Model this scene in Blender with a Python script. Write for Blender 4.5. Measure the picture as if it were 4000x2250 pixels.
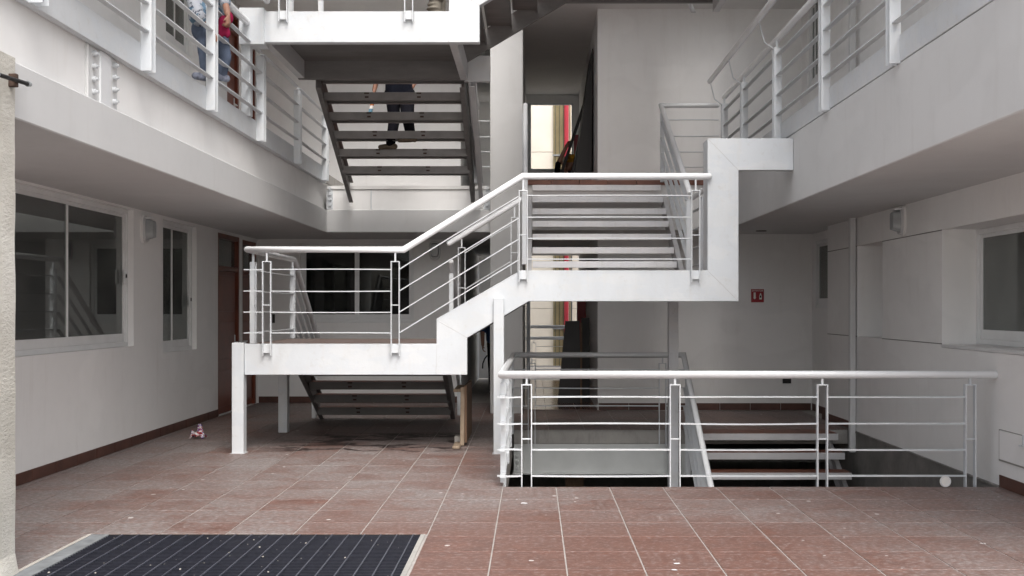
import bpy, math, random
from mathutils import Vector, Matrix, Euler
random.seed(7)
for o in list(bpy.data.objects): bpy.data.objects.remove(o)
SC = bpy.context.scene
COL = SC.collection
R = math.radians

# ------------------------------------------------------------------ camera
cam_d = bpy.data.cameras.new('camera'); cam = bpy.data.objects.new('camera', cam_d); COL.objects.link(cam)
EYE = 1.52
cam.location = (0, 0, EYE); cam.rotation_euler = (R(90), 0, 0)
cam_d.sensor_width = 36.0; cam_d.lens = 4150/4000*36.0
cam_d.shift_x = -80/4000; cam_d.shift_y = 78/4000
cam_d.clip_start = 0.1; cam_d.clip_end = 2000
SC.camera = cam

# ------------------------------------------------------------------ sky, sun, exposure (overcast)
SUN_EL, SUN_AZ = 52, 165          # degrees; azimuth clockwise from +Y
W = bpy.data.worlds.new('World'); SC.world = W; W.use_nodes = True
nt = W.node_tree; nt.nodes.clear()
sky = nt.nodes.new('ShaderNodeTexSky'); sky.sky_type = 'NISHITA'; sky.sun_disc = False
sky.sun_elevation = R(SUN_EL); sky.sun_rotation = R(SUN_AZ); sky.dust_density = 6.0; sky.air_density = 1.0; sky.ozone_density = 1.0
hs = nt.nodes.new('ShaderNodeHueSaturation'); hs.inputs['Saturation'].default_value = 0.40
bg = nt.nodes.new('ShaderNodeBackground'); bg.inputs['Strength'].default_value = 0.15
wo = nt.nodes.new('ShaderNodeOutputWorld')
nt.links.new(sky.outputs[0], hs.inputs['Color']); nt.links.new(hs.outputs[0], bg.inputs[0]); nt.links.new(bg.outputs[0], wo.inputs[0])
sun_d = bpy.data.lights.new('sun', 'SUN'); sun_d.energy = 0.5; sun_d.angle = R(40); sun_d.color = (1, .975, .95)
sun = bpy.data.objects.new('sun', sun_d); COL.objects.link(sun)
az, el = R(SUN_AZ), R(SUN_EL)
sdir = Vector((math.sin(az)*math.cos(el), math.cos(az)*math.cos(el), math.sin(el)))
sun.rotation_euler = sdir.to_track_quat('Z', 'Y').to_euler()
SC.view_settings.view_transform = 'Standard'; SC.view_settings.look = 'None'
SC.view_settings.gamma = 1.0; SC.view_settings.use_curve_mapping = False
SC.view_settings.exposure = 0.94
SC.render.engine = 'CYCLES'
SC.cycles.max_bounces = 8; SC.cycles.diffuse_bounces = 5; SC.cycles.glossy_bounces = 3; SC.cycles.transparent_max_bounces = 8

# ------------------------------------------------------------------ materials
MT = {}
class NB:
    def __init__(s, name):
        s.m = bpy.data.materials.new(name); s.m.use_nodes = True; s.t = s.m.node_tree; s.t.nodes.clear()
        s.out = s.n('ShaderNodeOutputMaterial'); s.b = s.n('ShaderNodeBsdfPrincipled'); s.l(s.b.outputs[0], s.out.inputs[0])
        MT[name] = s.m
    def n(s, t, **k):
        x = s.t.nodes.new(t)
        for a, v in k.items(): setattr(x, a, v)
        return x
    def l(s, a, b): s.t.links.new(a, b)
    def pos(s, sc=(1, 1, 1)):
        g = s.n('ShaderNodeNewGeometry'); m = s.n('ShaderNodeMapping'); m.inputs['Scale'].default_value = sc
        s.l(g.outputs['Position'], m.inputs['Vector']); return m.outputs[0]
    def noise(s, sc, vec=None, det=4, rough=.55):
        x = s.n('ShaderNodeTexNoise'); x.inputs['Scale'].default_value = sc; x.inputs['Detail'].default_value = det; x.inputs['Roughness'].default_value = rough
        s.l(vec if vec is not None else s.pos(), x.inputs['Vector']); return x.outputs['Fac']
    def ramp(s, fac, p0, p1, c0=(0, 0, 0, 1), c1=(1, 1, 1, 1)):
        r = s.n('ShaderNodeValToRGB'); e = r.color_ramp.elements
        e[0].position = p0; e[1].position = p1; e[0].color = c0; e[1].color = c1
        s.l(fac, r.inputs[0]); return r.outputs[0]
    def mix(s, f, a, b, mode='MIX'):
        x = s.n('ShaderNodeMix', data_type='RGBA', blend_type=mode)
        for i, v in ((0, f), (6, a), (7, b)):
            if hasattr(v, 'links'): s.l(v, x.inputs[i])
            else: x.inputs[i].default_value = v if i == 0 else (*v[:3], 1)
        return x.outputs[2]
    def math(s, op, a, b=0.0):
        x = s.n('ShaderNodeMath', operation=op)
        for i, v in ((0, a), (1, b)):
            if hasattr(v, 'links'): s.l(v, x.inputs[i])
            else: x.inputs[i].default_value = v
        return x.outputs[0]
    def color(s, c):
        if hasattr(c, 'links'): s.l(c, s.b.inputs['Base Color'])
        else: s.b.inputs['Base Color'].default_value = (*c, 1)
    def rough(s, r):
        if hasattr(r, 'links'): s.l(r, s.b.inputs['Roughness'])
        else: s.b.inputs['Roughness'].default_value = r
    def bump(s, h, st, dist=.01):
        b = s.n('ShaderNodeBump'); b.inputs['Strength'].default_value = st; b.inputs['Distance'].default_value = dist
        s.l(h, b.inputs['Height']); s.l(b.outputs[0], s.b.inputs['Normal'])

def simple(name, c, rough=.5, var=.12, sc=6, metal=0, bump=0, bsc=60):
    b = NB(name); n = b.noise(sc)
    d = tuple(x*(1-var) for x in c); u = tuple(min(1, x*(1+var)) for x in c)
    b.color(b.mix(b.ramp(n, .3, .7), d, u)); b.rough(rough); b.b.inputs['Metallic'].default_value = metal
    if bump: b.bump(b.noise(bsc, det=5), bump, .01)
    if name.startswith(('cloth', 'denim', 'hair')): b.b.inputs['Specular IOR Level'].default_value = .08
    return b.m

def plaster(name, c, st=.12):
    b = NB(name)
    n1 = b.noise(.7, det=6); n2 = b.noise(5, det=6, rough=.7); n3 = b.noise(2.2, b.pos((3, 3, .35)), det=5, rough=.65)
    base = b.mix(b.ramp(n1, .3, .7), tuple(x*.94 for x in c), c)
    base = b.mix(b.math('MULTIPLY', b.ramp(n2, .5, .8), .35), base, tuple(x*.86 for x in c))
    base = b.mix(b.math('MULTIPLY', b.ramp(n3, .56, .8), .35), base, (c[0]*.80, c[1]*.775, c[2]*.75))
    patch = b.ramp(b.noise(1.1, b.pos((1, 1, 1.4)), det=2, rough=.4), .56, .60)
    base = b.mix(b.math('MULTIPLY', patch, .30), base, tuple(min(1, x*1.07) for x in c))
    specks = b.ramp(b.noise(38, det=3, rough=.8), .70, .76)
    base = b.mix(b.math('MULTIPLY', specks, .30), base, tuple(x*.62 for x in c))
    b.color(base); b.rough(.82); b.b.inputs['Specular IOR Level'].default_value = .25
    b.bump(b.noise(70, det=6, rough=.7), st, .006)
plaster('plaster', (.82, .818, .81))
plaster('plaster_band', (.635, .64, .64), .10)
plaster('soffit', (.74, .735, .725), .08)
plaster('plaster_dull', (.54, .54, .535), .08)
def steel_white(name, c=(.63, .655, .675)):
    b = NB(name)
    n1 = b.noise(1.3, b.pos((1.6, 1, .9)), det=5); n2 = b.noise(14, det=6, rough=.7); n3 = b.noise(3, b.pos((5, 5, .5)), det=5, rough=.7)
    base = b.mix(b.ramp(n1, .40, .60), tuple(x*.90 for x in c), c)
    base = b.mix(b.math('MULTIPLY', b.ramp(b.noise(2.4, b.pos((.9, 1, 2.2)), det=3), .50, .54), .35), base, (c[0]*.88, c[1]*.91, c[2]*.95))
    base = b.mix(b.math('MULTIPLY', b.ramp(n2, .56, .74), .38), base, (.46, .45, .42))
    base = b.mix(b.math('MULTIPLY', b.ramp(n3, .54, .76), .36), base, (.60, .585, .555))
    b.color(base); b.rough(b.ramp(n2, .2, .9, (.33, .33, .33, 1), (.55, .55, .55, 1)))
    b.bump(b.noise(25, det=4), .12, .01)
steel_white('steel_white')
steel_white('steel_bright', (.80, .80, .815))
steel_white('steel_light', (.56, .56, .565))
simple('tube_white', (.76, .775, .79), .27, .05, 2.5)
def primer():
    b = NB('steel_primer')
    n1 = b.noise(3, b.pos((.5, 2, 2)), det=6, rough=.65); n2 = b.noise(7, det=7, rough=.75)
    base = b.mix(b.ramp(n1, .3, .7), (.130, .124, .121), (.195, .186, .181))
    base = b.mix(b.math('MULTIPLY', b.ramp(n2, .62, .74), .55), base, (.13, .065, .04))
    b.color(base); b.rough(.55); b.bump(n2, .08, .01)
primer()
simple('tread_grey', (.225, .215, .21), .5, .18, 4)
simple('rust', (.06, .035, .025), .8, .4, 30)
simple('beam_grey', (.60, .62, .61), .5, .08, 3)
def concrete(name, c, c2):
    b = NB(name)
    n1 = b.noise(1.8, det=7, rough=.68); n2 = b.noise(9, b.pos((1, 1, .35)), det=6, rough=.7)
    base = b.mix(b.ramp(n1, .32, .68), c, c2); base = b.mix(b.math('MULTIPLY', b.ramp(n2, .5, .75), .45), base, tuple(x*.6 for x in c))
    b.color(base); b.rough(.85); b.bump(b.noise(30, det=7, rough=.7), .35, .01)
concrete('concrete', (.13, .127, .12), (.235, .225, .21))
concrete('concrete_light', (.40, .375, .34), (.52, .49, .45))
concrete('concrete_pale', (.30, .29, .275), (.40, .385, .36))
def stucco():
    b = NB('stucco'); v = b.n('ShaderNodeTexVoronoi'); v.inputs['Scale'].default_value = 55; b.l(b.pos((1, 1, 2.2)), v.inputs['Vector'])
    n = b.noise(26, b.pos((1, 1, 2.0)), det=7, rough=.75); n2 = b.noise(2.5, det=5)
    base = b.mix(b.ramp(n2, .35, .7), (.60, .575, .515), (.76, .745, .69)); base = b.mix(b.math('MULTIPLY', b.ramp(n, .5, .75), .35), base, (.48, .455, .40))
    b.color(base); b.rough(.95); b.bump(n, .9, .02)
stucco()
def tile(name, floor=True, gloss=False):
    b = NB(name)
    oi = b.n('ShaderNodeObjectInfo').outputs['Random']
    n1 = b.noise(5, b.pos((1.0, 1.6, 1)), det=7, rough=.7)
    n2 = b.noise(22, b.pos((.45, 1.3, 1)), det=6, rough=.7)
    base = b.mix(b.ramp(n1, .3, .72), (.100, .037, .023), (.235, .088, .053))
    base = b.mix(b.math('MULTIPLY', oi, .5), base, (.170, .070, .046))
    base = b.mix(b.math('MULTIPLY', b.ramp(n2, .45, .72), .35), base, (.12, .055, .042))
    if floor:
        big = b.noise(.55, det=4, rough=.5); mid = b.noise(3.2, b.pos((.85, 1.1, 1)), det=7, rough=.72); fine = b.noise(26, b.pos((.8, 1.0, 1)), det=8, rough=.85)
        d = b.math('ADD', b.math('MULTIPLY', b.ramp(big, .32, .64), .55), b.math('MULTIPLY', b.ramp(mid, .33, .70), .62))
        d = b.math('ADD', d, b.math('MULTIPLY', b.math('SUBTRACT', oi, .5), .30))
        d = b.math('MULTIPLY', d, b.ramp(fine, .36, .60, (.15, .15, .15, 1)))
        g = b.n('ShaderNodeNewGeometry'); sp = b.n('ShaderNodeSeparateXYZ'); b.l(g.outputs['Position'], sp.inputs[0])
        # trodden mortar dust: more on the left, where people walk, and further in
        lx = b.n('ShaderNodeMapRange'); lx.inputs[1].default_value = 1.5; lx.inputs[2].default_value = -3.0; lx.inputs[3].default_value = .90; lx.inputs[4].default_value = 1.25
        b.l(sp.outputs[0], lx.inputs[0]); d = b.math('MULTIPLY', d, lx.outputs[0])
        def band(o, a0, a1, b1, b0):
            m1 = b.n('ShaderNodeMapRange', interpolation_type='SMOOTHSTEP'); m2 = b.n('ShaderNodeMapRange', interpolation_type='SMOOTHSTEP')
            m1.inputs[1].default_value = a0; m1.inputs[2].default_value = a1; m2.inputs[1].default_value = b0; m2.inputs[2].default_value = b1
            b.l(o, m1.inputs[0]); b.l(o, m2.inputs[0]); return b.math('MULTIPLY', m1.outputs[0], m2.outputs[0])
        # swept tiles beside the grate
        clean = b.math('MULTIPLY', band(sp.outputs[0], -1.7, -1.5, .6, 3.6), band(sp.outputs[1], 3.0, 3.5, 6.9, 8.4))
        d = b.math('MULTIPLY', d, b.math('SUBTRACT', 1.0, b.math('MULTIPLY', clean, .80)))
        base = b.mix(b.math('MINIMUM', b.math('MULTIPLY', d, 1.30), .90), base, (.262, .246, .240))
        grit = b.noise(30, b.pos((.85, 1.0, 1)), det=5, rough=.8)
        base = b.mix(b.ramp(grit, .43, .55, (.42, .42, .42, 1), (0, 0, 0, 1)), base, (.095, .055, .045))
        base = b.mix(b.ramp(grit, .52, .62, (0, 0, 0, 1), (.5, .5, .5, 1)), base, (.335, .318, .308))
        # spilled water and mud outlines under the landing
        wn = b.noise(1.7, b.pos((.7, 1.3, 1)), det=5, rough=.6)
        wet = b.ramp(b.math('ABSOLUTE', b.math('SUBTRACT', wn, .48)), .022, .050, (1, 1, 1, 1), (0, 0, 0, 1))
        zone = b.math('MULTIPLY', band(sp.outputs[0], -3.1, -2.5, -.9, -.5), band(sp.outputs[1], 11.15, 11.35, 12.7, 13.1))
        wet = b.math('MULTIPLY', wet, zone)
        base = b.mix(b.math('MULTIPLY', wet, .95), base, (.022, .012, .010))
        # white paint drips
        v = b.n('ShaderNodeTexVoronoi'); v.inputs['Scale'].default_value = 5.5; b.l(b.pos((1, 1.15, 1)), v.inputs['Vector'])
        sz = b.n('ShaderNodeSeparateColor'); b.l(v.outputs['Color'], sz.inputs[0])
        rad = b.math('MULTIPLY', b.math('POWER', sz.outputs[0], 4.0), .11)
        wob = b.math('ADD', v.outputs['Distance'], b.math('MULTIPLY', b.math('SUBTRACT', b.noise(40, det=3), .5), .06))
        spot = b.math('LESS_THAN', wob, rad)
        v2 = b.n('ShaderNodeTexVoronoi'); v2.inputs['Scale'].default_value = 8.5; b.l(b.pos((1, 1.1, 1)), v2.inputs['Vector'])
        s2 = b.n('ShaderNodeSeparateColor'); b.l(v2.outputs['Color'], s2.inputs[0])
        spot2 = b.math('LESS_THAN', v2.outputs['Distance'], b.math('MULTIPLY', b.math('POWER', s2.outputs[1], 4.0), .09))
        base = b.mix(b.math('MULTIPLY', b.math('MAXIMUM', spot, spot2), .80), base, (.66, .64, .62))
        b.rough(b.ramp(d, .0, .9, (.38, .38, .38, 1), (.80, .80, .80, 1)))
    else:
        b.rough(.5)
    if name == 'tile_dusty': base = b.mix(b.math('ADD', b.math('MULTIPLY', b.ramp(b.noise(4, det=6), .3, .7), .25), .55), base, (.20, .178, .165))
    b.color(base)
    if gloss: b.rough(b.ramp(n1, .3, .7, (.10, .10, .10, 1), (.22, .22, .22, 1)))
    b.bump(n2, .10, .004)
tile('tile_floor'); tile('tile_plain', floor=False); tile('tile_dusty', floor=False); tile('tile_wet', floor=False, gloss=True)
simple('grout', (.36, .335, .315), .9, .16, 9, bump=.2)
simple('skirting', (.085, .036, .026), .45, .30, 5)
simple('door_wood', (.15, .036, .018), .32, .25, 3)
simple('alu', (.72, .73, .73), .38, .06, 4, metal=.0)
simple('galv', (.30, .32, .335), .5, .22, 12, metal=.35, bump=.1)
simple('grate_steel', (.030, .032, .045), .38, .30, 40, metal=.4)
simple('grate_rod', (.13, .138, .175), .38, .35, 30, metal=.45)
simple('black', (.010, .0095, .0095), .55, .2, 8)
simple('black_board', (.012, .009, .008), .5, .3, 5)
simple('lamp_glass', (.36, .38, .39), .10, .10, 10)
simple('cream_wall', (.76, .71, .62), .8, .06, 2)
simple('conduit_tan', (.30, .245, .13), .5, .2, 3)
simple('conduit_dark', (.15, .14, .085), .5, .2, 3)
simple('red_pipe', (.42, .030, .050), .4, .1, 3)
simple('sign_red', (.30, .012, .022), .4, .08, 8)
simple('sign_white', (.75, .73, .70), .5, .05, 8)
simple('sign_dark', (.04, .012, .012), .5, .1, 8)
def wood(name, a, c):
    b = NB(name); n = b.noise(5, b.pos((9, 9, .9)), det=6, rough=.6); n2 = b.noise(40, b.pos((4, 4, .6)), det=5)
    base = b.mix(b.ramp(n, .3, .7), a, c); base = b.mix(b.math('MULTIPLY', b.ramp(n2, .5, .7), .3), base, tuple(x*.6 for x in a))
    b.color(base); b.rough(.75); b.bump(n2, .15, .005)
wood('wood', (.24, .175, .12), (.38, .30, .22)); wood('wood_brown', (.12, .068, .040), (.19, .115, .070))
simple('skin', (.30, .155, .105), .5, .06, 10)
simple('cloth_dark', (.006, .006, .009), .85, .3, 9, bump=.3, bsc=40)
simple('cloth_navy', (.006, .007, .012), .85, .3, 9, bump=.3, bsc=40)
simple('cloth_blue', (.020, .045, .105), .85, .3, 9, bump=.3, bsc=40)
simple('cloth_khaki', (.17, .155, .13), .85, .35, 9, bump=.4, bsc=30)
simple('cloth_pink', (.20, .012, .045), .8, .2, 8, bump=.2, bsc=40)
simple('denim', (.105, .13, .185), .85, .15, 12, bump=.3, bsc=60)
simple('hair', (.008, .007, .007), .5, .2, 40)
simple('helmet', (.50, .24, .015), .3, .08, 8)
simple('shoe_light', (.20, .22, .28), .6, .5, 30)
simple('shoe', (.10, .075, .05), .6, .2, 20)
def blouse():
    b = NB('cloth_print'); n = b.noise(14, det=3)
    c = b.mix(b.ramp(n, .52, .56), (.36, .38, .42), (.08, .15, .22)); c = b.mix(b.ramp(b.noise(22, det=2), .60, .63), c, (.04, .05, .08)); b.color(c); b.rough(.8)
blouse()
def wrapper():
    b = NB('wrapper'); n = b.noise(16, b.pos((.8, 1, 2.5)), det=2)
    r = b.n('ShaderNodeValToRGB'); r.color_ramp.interpolation = 'CONSTANT'; e = r.color_ramp.elements
    e[0].position = 0; e[0].color = (.30, .02, .03, 1); e[1].position = .46; e[1].color = (.75, .73, .74, 1)
    for p, c in ((.53, (.07, .03, .20, 1)), (.60, (.45, .05, .04, 1)), (.68, (.40, .22, .05, 1))):
        x = e.new(p); x.color = c
    b.l(n, r.inputs[0]); b.color(r.outputs[0]); b.rough(.25)
wrapper()
def can():
    b = NB('spray_can'); sp = b.n('ShaderNodeSeparateXYZ'); tc = b.n('ShaderNodeTexCoord'); b.l(tc.outputs['Generated'], sp.inputs[0])
    r = b.n('ShaderNodeValToRGB'); r.color_ramp.interpolation = 'CONSTANT'; e = r.color_ramp.elements
    e[0].position = 0; e[0].color = (.12, .25, .33, 1); e[1].position = .35; e[1].color = (.75, .72, .70, 1)
    x = e.new(.55); x.color = (.45, .16, .05, 1); x = e.new(.85); x.color = (.75, .72, .70, 1)
    b.l(sp.outputs[2], r.inputs[0]); b.color(r.outputs[0]); b.rough(.3)
can()
def glass():
    m = bpy.data.materials.new('glass'); m.use_nodes = True; t = m.node_tree; t.nodes.clear(); MT['glass'] = m
    o = t.nodes.new('ShaderNodeOutputMaterial'); mx = t.nodes.new('ShaderNodeMixShader'); tr = t.nodes.new('ShaderNodeBsdfTransparent'); gl = t.nodes.new('ShaderNodeBsdfGlossy')
    fr = t.nodes.new('ShaderNodeFresnel'); fr.inputs['IOR'].default_value = 2.4
    tr.inputs[0].default_value = (.62, .65, .63, 1); gl.inputs[0].default_value = (.85, .88, .86, 1); gl.inputs['Roughness'].default_value = .015
    t.links.new(fr.outputs[0], mx.inputs[0]); t.links.new(tr.outputs[0], mx.inputs[1]); t.links.new(gl.outputs[0], mx.inputs[2]); df = t.nodes.new('ShaderNodeBsdfDiffuse'); df.inputs[0].default_value = (.52, .54, .53, 1); m2 = t.nodes.new('ShaderNodeMixShader')
    nz = t.nodes.new('ShaderNodeTexNoise'); nz.inputs['Scale'].default_value = 2.5; nz.inputs['Detail'].default_value = 6; mr = t.nodes.new('ShaderNodeMapRange'); mr.inputs[1].default_value = .3; mr.inputs[2].default_value = .75; mr.inputs[3].default_value = .05; mr.inputs[4].default_value = .16
    t.links.new(nz.outputs['Fac'], mr.inputs[0]); t.links.new(mr.outputs[0], m2.inputs[0]); t.links.new(mx.outputs[0], m2.inputs[1]); t.links.new(df.outputs[0], m2.inputs[2]); t.links.new(m2.outputs[0], o.inputs[0])
glass()
gd = MT['glass'].copy(); gd.name = 'glass_dark'; MT['glass_dark'] = gd
for n in gd.node_tree.nodes:
    if n.type == 'FRESNEL': n.inputs['IOR'].default_value = 1.45
    if n.type == 'MAP_RANGE': n.inputs[3].default_value = .0; n.inputs[4].default_value = .03
    if n.type == 'BSDF_TRANSPARENT': n.inputs[0].default_value = (.30, .31, .31, 1)

# ------------------------------------------------------------------ mesh helpers
ORG = {}
class MB:
    def __init__(s): s.v = []; s.f = []; s.sm = []
    def add(s, vs, fs, smooth=False):
        n = len(s.v); s.v += [tuple(v) for v in vs]
        for f in fs: s.f.append(tuple(i+n for i in f)); s.sm.append(smooth)
        return s
    def box(s, x0, x1, y0, y1, z0, z1):
        if x0 > x1: x0, x1 = x1, x0
        if y0 > y1: y0, y1 = y1, y0
        if z0 > z1: z0, z1 = z1, z0
        return s.add([(x0, y0, z0), (x1, y0, z0), (x1, y1, z0), (x0, y1, z0), (x0, y0, z1), (x1, y0, z1), (x1, y1, z1), (x0, y1, z1)],
                     [(0, 3, 2, 1), (4, 5, 6, 7), (0, 1, 5, 4), (1, 2, 6, 5), (2, 3, 7, 6), (3, 0, 4, 7)])
    def obox(s, c, ax, ay, az, hx, hy, hz):
        c, ax, ay, az = Vector(c), Vector(ax).normalized(), Vector(ay).normalized(), Vector(az).normalized()
        vs = [c+ax*hx*i+ay*hy*j+az*hz*k for k in (-1, 1) for i, j in ((-1, -1), (1, -1), (1, 1), (-1, 1))]
        return s.add(vs, [(0, 3, 2, 1), (4, 5, 6, 7), (0, 1, 5, 4), (1, 2, 6, 5), (2, 3, 7, 6), (3, 0, 4, 7)])
    def bar(s, p0, p1, w, h, up=(0, 0, 1), sag=0, n=1):
        """flat bar from p0 to p1; w = width across, h = height along 'up'"""
        p0, p1 = Vector(p0), Vector(p1); d = (p1-p0).normalized(); side = d.cross(Vector(up)).normalized(); u = side.cross(d)
        vs = []; fs = []
        for i in range(n+1):
            t = i/n; c = p0.lerp(p1, t)+u*(sag*math.sin(math.pi*t))
            vs += [c-side*w/2-u*h/2, c+side*w/2-u*h/2, c+side*w/2+u*h/2, c-side*w/2+u*h/2]
        for i in range(n):
            a = 4*i
            for j in range(4): fs.append((a+j, a+(j+1) % 4, a+4+(j+1) % 4, a+4+j))
        fs += [(3, 2, 1, 0), (4*n, 4*n+1, 4*n+2, 4*n+3)]
        return s.add(vs, fs)
    def prism(s, poly, fn, d0, d1):
        """poly of (a,b); fn(a,b,d)->xyz; extruded d0..d1"""
        n = len(poly); area = sum(poly[i][0]*poly[(i+1) % n][1]-poly[(i+1) % n][0]*poly[i][1] for i in range(n))
        vs = [fn(a, b, d0) for a, b in poly]+[fn(a, b, d1) for a, b in poly]
        fs = [tuple(range(n)), tuple(range(2*n-1, n-1, -1))]+[(i, i+n, (i+1) % n+n, (i+1) % n) for i in range(n)]
        return s.add(vs, fs)
    def tube(s, pts, r, seg=16, round0=True, round1=True):
        pts = [Vector(p) for p in pts]; rings = []; n = len(pts)
        ref = None
        for i, p in enumerate(pts):
            d0 = (pts[i]-pts[i-1]).normalized() if i else None; d1 = (pts[i+1]-pts[i]).normalized() if i < n-1 else None
            t = (d0+d1).normalized() if d0 is not None and d1 is not None else (d1 if d0 is None else d0)
            base = d1 if d1 is not None else d0
            if ref is None: ref = base.orthogonal().normalized()
            if d0 is not None and d1 is not None: seg_d = d0
            else: seg_d = base
            a = (ref-seg_d*ref.dot(seg_d)).normalized(); b2 = seg_d.cross(a)
            ring = []
            for k in range(seg):
                an = 2*math.pi*k/seg; off = a*math.cos(an)*r+b2*math.sin(an)*r
                if d0 is not None and d1 is not None: off = off-seg_d*(off.dot(t)/seg_d.dot(t))
                ring.append(p+off)
            if i == 0 and round0:
                for q in (1.0, .8, .45):
                    h = math.sqrt(max(0, 1-q*q))*0
                ang = [(.25, .97), (.7, .72), (.95, .3)]
                for sx, cx in reversed(ang): rings.append([p+(v-p)*cx-seg_d*r*sx*.9 for v in ring])
            rings.append(ring)
            if i == n-1 and round1:
                for sx, cx in ((.25, .97), (.7, .72), (.95, .3)): rings.append([p+(v-p)*cx+seg_d*r*sx*.9 for v in ring])
            if d1 is not None: ref = (a-d1*a.dot(d1)).normalized()
        vs = [v for rg in rings for v in rg]; fs = []
        for i in range(len(rings)-1):
            for k in range(seg): fs.append((i*seg+k, i*seg+(k+1) % seg, (i+1)*seg+(k+1) % seg, (i+1)*seg+k))
        s.add(vs, fs, True)
        m = len(rings)-1
        s.add(rings[0], [tuple(range(seg-1, -1, -1))]); s.add(rings[m], [tuple(range(seg))])
        return s
    def cyl(s, p0, p1, r0, r1=None, seg=14):
        r1 = r0 if r1 is None else r1
        p0, p1 = Vector(p0), Vector(p1); d = (p1-p0).normalized(); a = d.orthogonal().normalized(); b = d.cross(a)
        A = [p0+(a*math.cos(2*math.pi*k/seg)+b*math.sin(2*math.pi*k/seg))*r0 for k in range(seg)]
        B = [p1+(a*math.cos(2*math.pi*k/seg)+b*math.sin(2*math.pi*k/seg))*r1 for k in range(seg)]
        s.add(A+B, [(k, (k+1) % seg, seg+(k+1) % seg, seg+k) for k in range(seg)], True)
        s.add(A, [tuple(range(seg-1, -1, -1))]); s.add(B, [tuple(range(seg))]); return s
    def ball(s, c, rx, ry=None, rz=None, nu=14, nv=9, M=None):
        ry = ry or rx; rz = rz or rx; c = Vector(c); vs = []; fs = []
        for j in range(nv+1):
            th = math.pi*j/nv
            for i in range(nu):
                ph = 2*math.pi*i/nu; v = Vector((rx*math.sin(th)*math.cos(ph), ry*math.sin(th)*math.sin(ph), rz*math.cos(th)))
                if M: v = M @ v
                vs.append(c+v)
        for j in range(nv):
            for i in range(nu): fs.append((j*nu+i, (j+1)*nu+i, (j+1)*nu+(i+1) % nu, j*nu+(i+1) % nu))
        return s.add(vs, fs, True)
    def cap(s, p0, p1, r0, r1):
        p0, p1 = Vector(p0), Vector(p1); s.ball(p0, r0); s.ball(p1, r1); return s.cyl(p0, p1, r0, r1, 14)
    def build(s, name, mat, parent=None, bevel=0, seg=1):
        me = bpy.data.meshes.new(name); me.from_pydata(s.v, [], s.f)
        me.polygons.foreach_set('use_smooth', s.sm); me.update()
        o = bpy.data.objects.new(name, me); COL.objects.link(o)
        me.materials.append(MT[mat] if isinstance(mat, str) else mat)
        if parent is not None: attach(o, parent)
        if bevel:
            m = o.modifiers.new('bevel', 'BEVEL'); m.width = bevel; m.segments = seg; m.limit_method = 'ANGLE'; m.angle_limit = R(40)
        return o
def attach(o, parent):
    o.parent = parent
    if parent in ORG: o.matrix_parent_inverse = Matrix.Translation(-ORG[parent])
def tag(o, label=None, cat=None, group=None, kind=None):
    if label: o['label'] = label
    if cat: o['category'] = cat
    if group: o['group'] = group
    if kind: o['kind'] = kind
    return o
def thing(name, loc, label, cat, group=None):
    o = bpy.data.objects.new(name, None); COL.objects.link(o); o.location = loc; o.empty_display_size = .2
    ORG[o] = Vector(loc); return tag(o, label, cat, group)
FXZ = lambda a, b, d: (a, d, b)      # polygon in x,z extruded along y
FYZ = lambda a, b, d: (d, a, b)      # polygon in y,z extruded along x

def sub_rects(rect, holes):
    out = [rect]
    for h in holes:
        nxt = []
        for (x0, x1, y0, y1) in out:
            hx0, hx1, hy0, hy1 = max(x0, h[0]), min(x1, h[1]), max(y0, h[2]), min(y1, h[3])
            if hx0 >= hx1-1e-6 or hy0 >= hy1-1e-6: nxt.append((x0, x1, y0, y1)); continue
            if y0 < hy0: nxt.append((x0, x1, y0, hy0))
            if hy1 < y1: nxt.append((x0, x1, hy1, y1))
            if x0 < hx0: nxt.append((x0, hx0, hy0, hy1))
            if hx1 < x1: nxt.append((hx1, x1, hy0, hy1))
        out = nxt
    return out

# ------------------------------------------------------------------ levels and plan
F2 = 3.30          # second floor at the back
WF = 3.52          # second floor on the side balconies
SOF = 2.62         # soffit of the ground storey
XL, XR = -4.40, 3.97           # ground floor wing walls
BL, BR = -3.00, 2.73           # balcony edges
YB = 15.45                     # back balcony edge on the left
YBL, YBR = 17.0, 15.8          # back walls left and right
PIT = (-0.2527, XR, 9.03, 13.30)
GRATE = (-2.99, -0.7195, 4.6, 7.15)
YN = 5.2                       # near end of both side wings
TW, TX0, TY0 = .4525, -.2527, 6.170

# ------------------------------------------------------------------ ground and floors
g = MB()
for (x0, x1, y0, y1) in sub_rects((-300, 300, -300, 600), [(-10.5, 10.5, -.5, 22.3)]):
    g.add([(x0, y0, -.03), (x1, y0, -.03), (x1, y1, -.03), (x0, y1, -.03)], [(0, 1, 2, 3)])
tag(g.build('ground', 'concrete_light'), kind='structure')
fl = MB()
for (x0, x1, y0, y1) in sub_rects((-10.5, 10.5, -.5, 22.3), [PIT, GRATE]):
    fl.add([(x0, y0, -.004), (x1, y0, -.004), (x1, y1, -.004), (x0, y1, -.004)], [(0, 1, 2, 3)])
fl.box(PIT[0], PIT[1], 8.6, 9.028, -.35, -.006)
fl.box(-.7, PIT[0]-.002, 8.6, 13.6, -.35, -.006)
floor = tag(fl.build('floor', 'grout'), kind='structure')
tiles = []
def tile_rects(x0, x1, y0, y1, holes):
    i0, i1 = math.floor((x0-TX0)/TW), math.ceil((x1-TX0)/TW); j0, j1 = math.floor((y0-TY0)/TW), math.ceil((y1-TY0)/TW)
    for j in range(j0, j1):
        for i in range(i0, i1):
            a0, a1, b0, b1 = max(TX0+i*TW, x0), min(TX0+(i+1)*TW, x1), max(TY0+j*TW, y0), min(TY0+(j+1)*TW, y1)
            for r in sub_rects((a0, a1, b0, b1), holes):
                if r[1]-r[0] > .02 and r[3]-r[2] > .02: yield r
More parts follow.
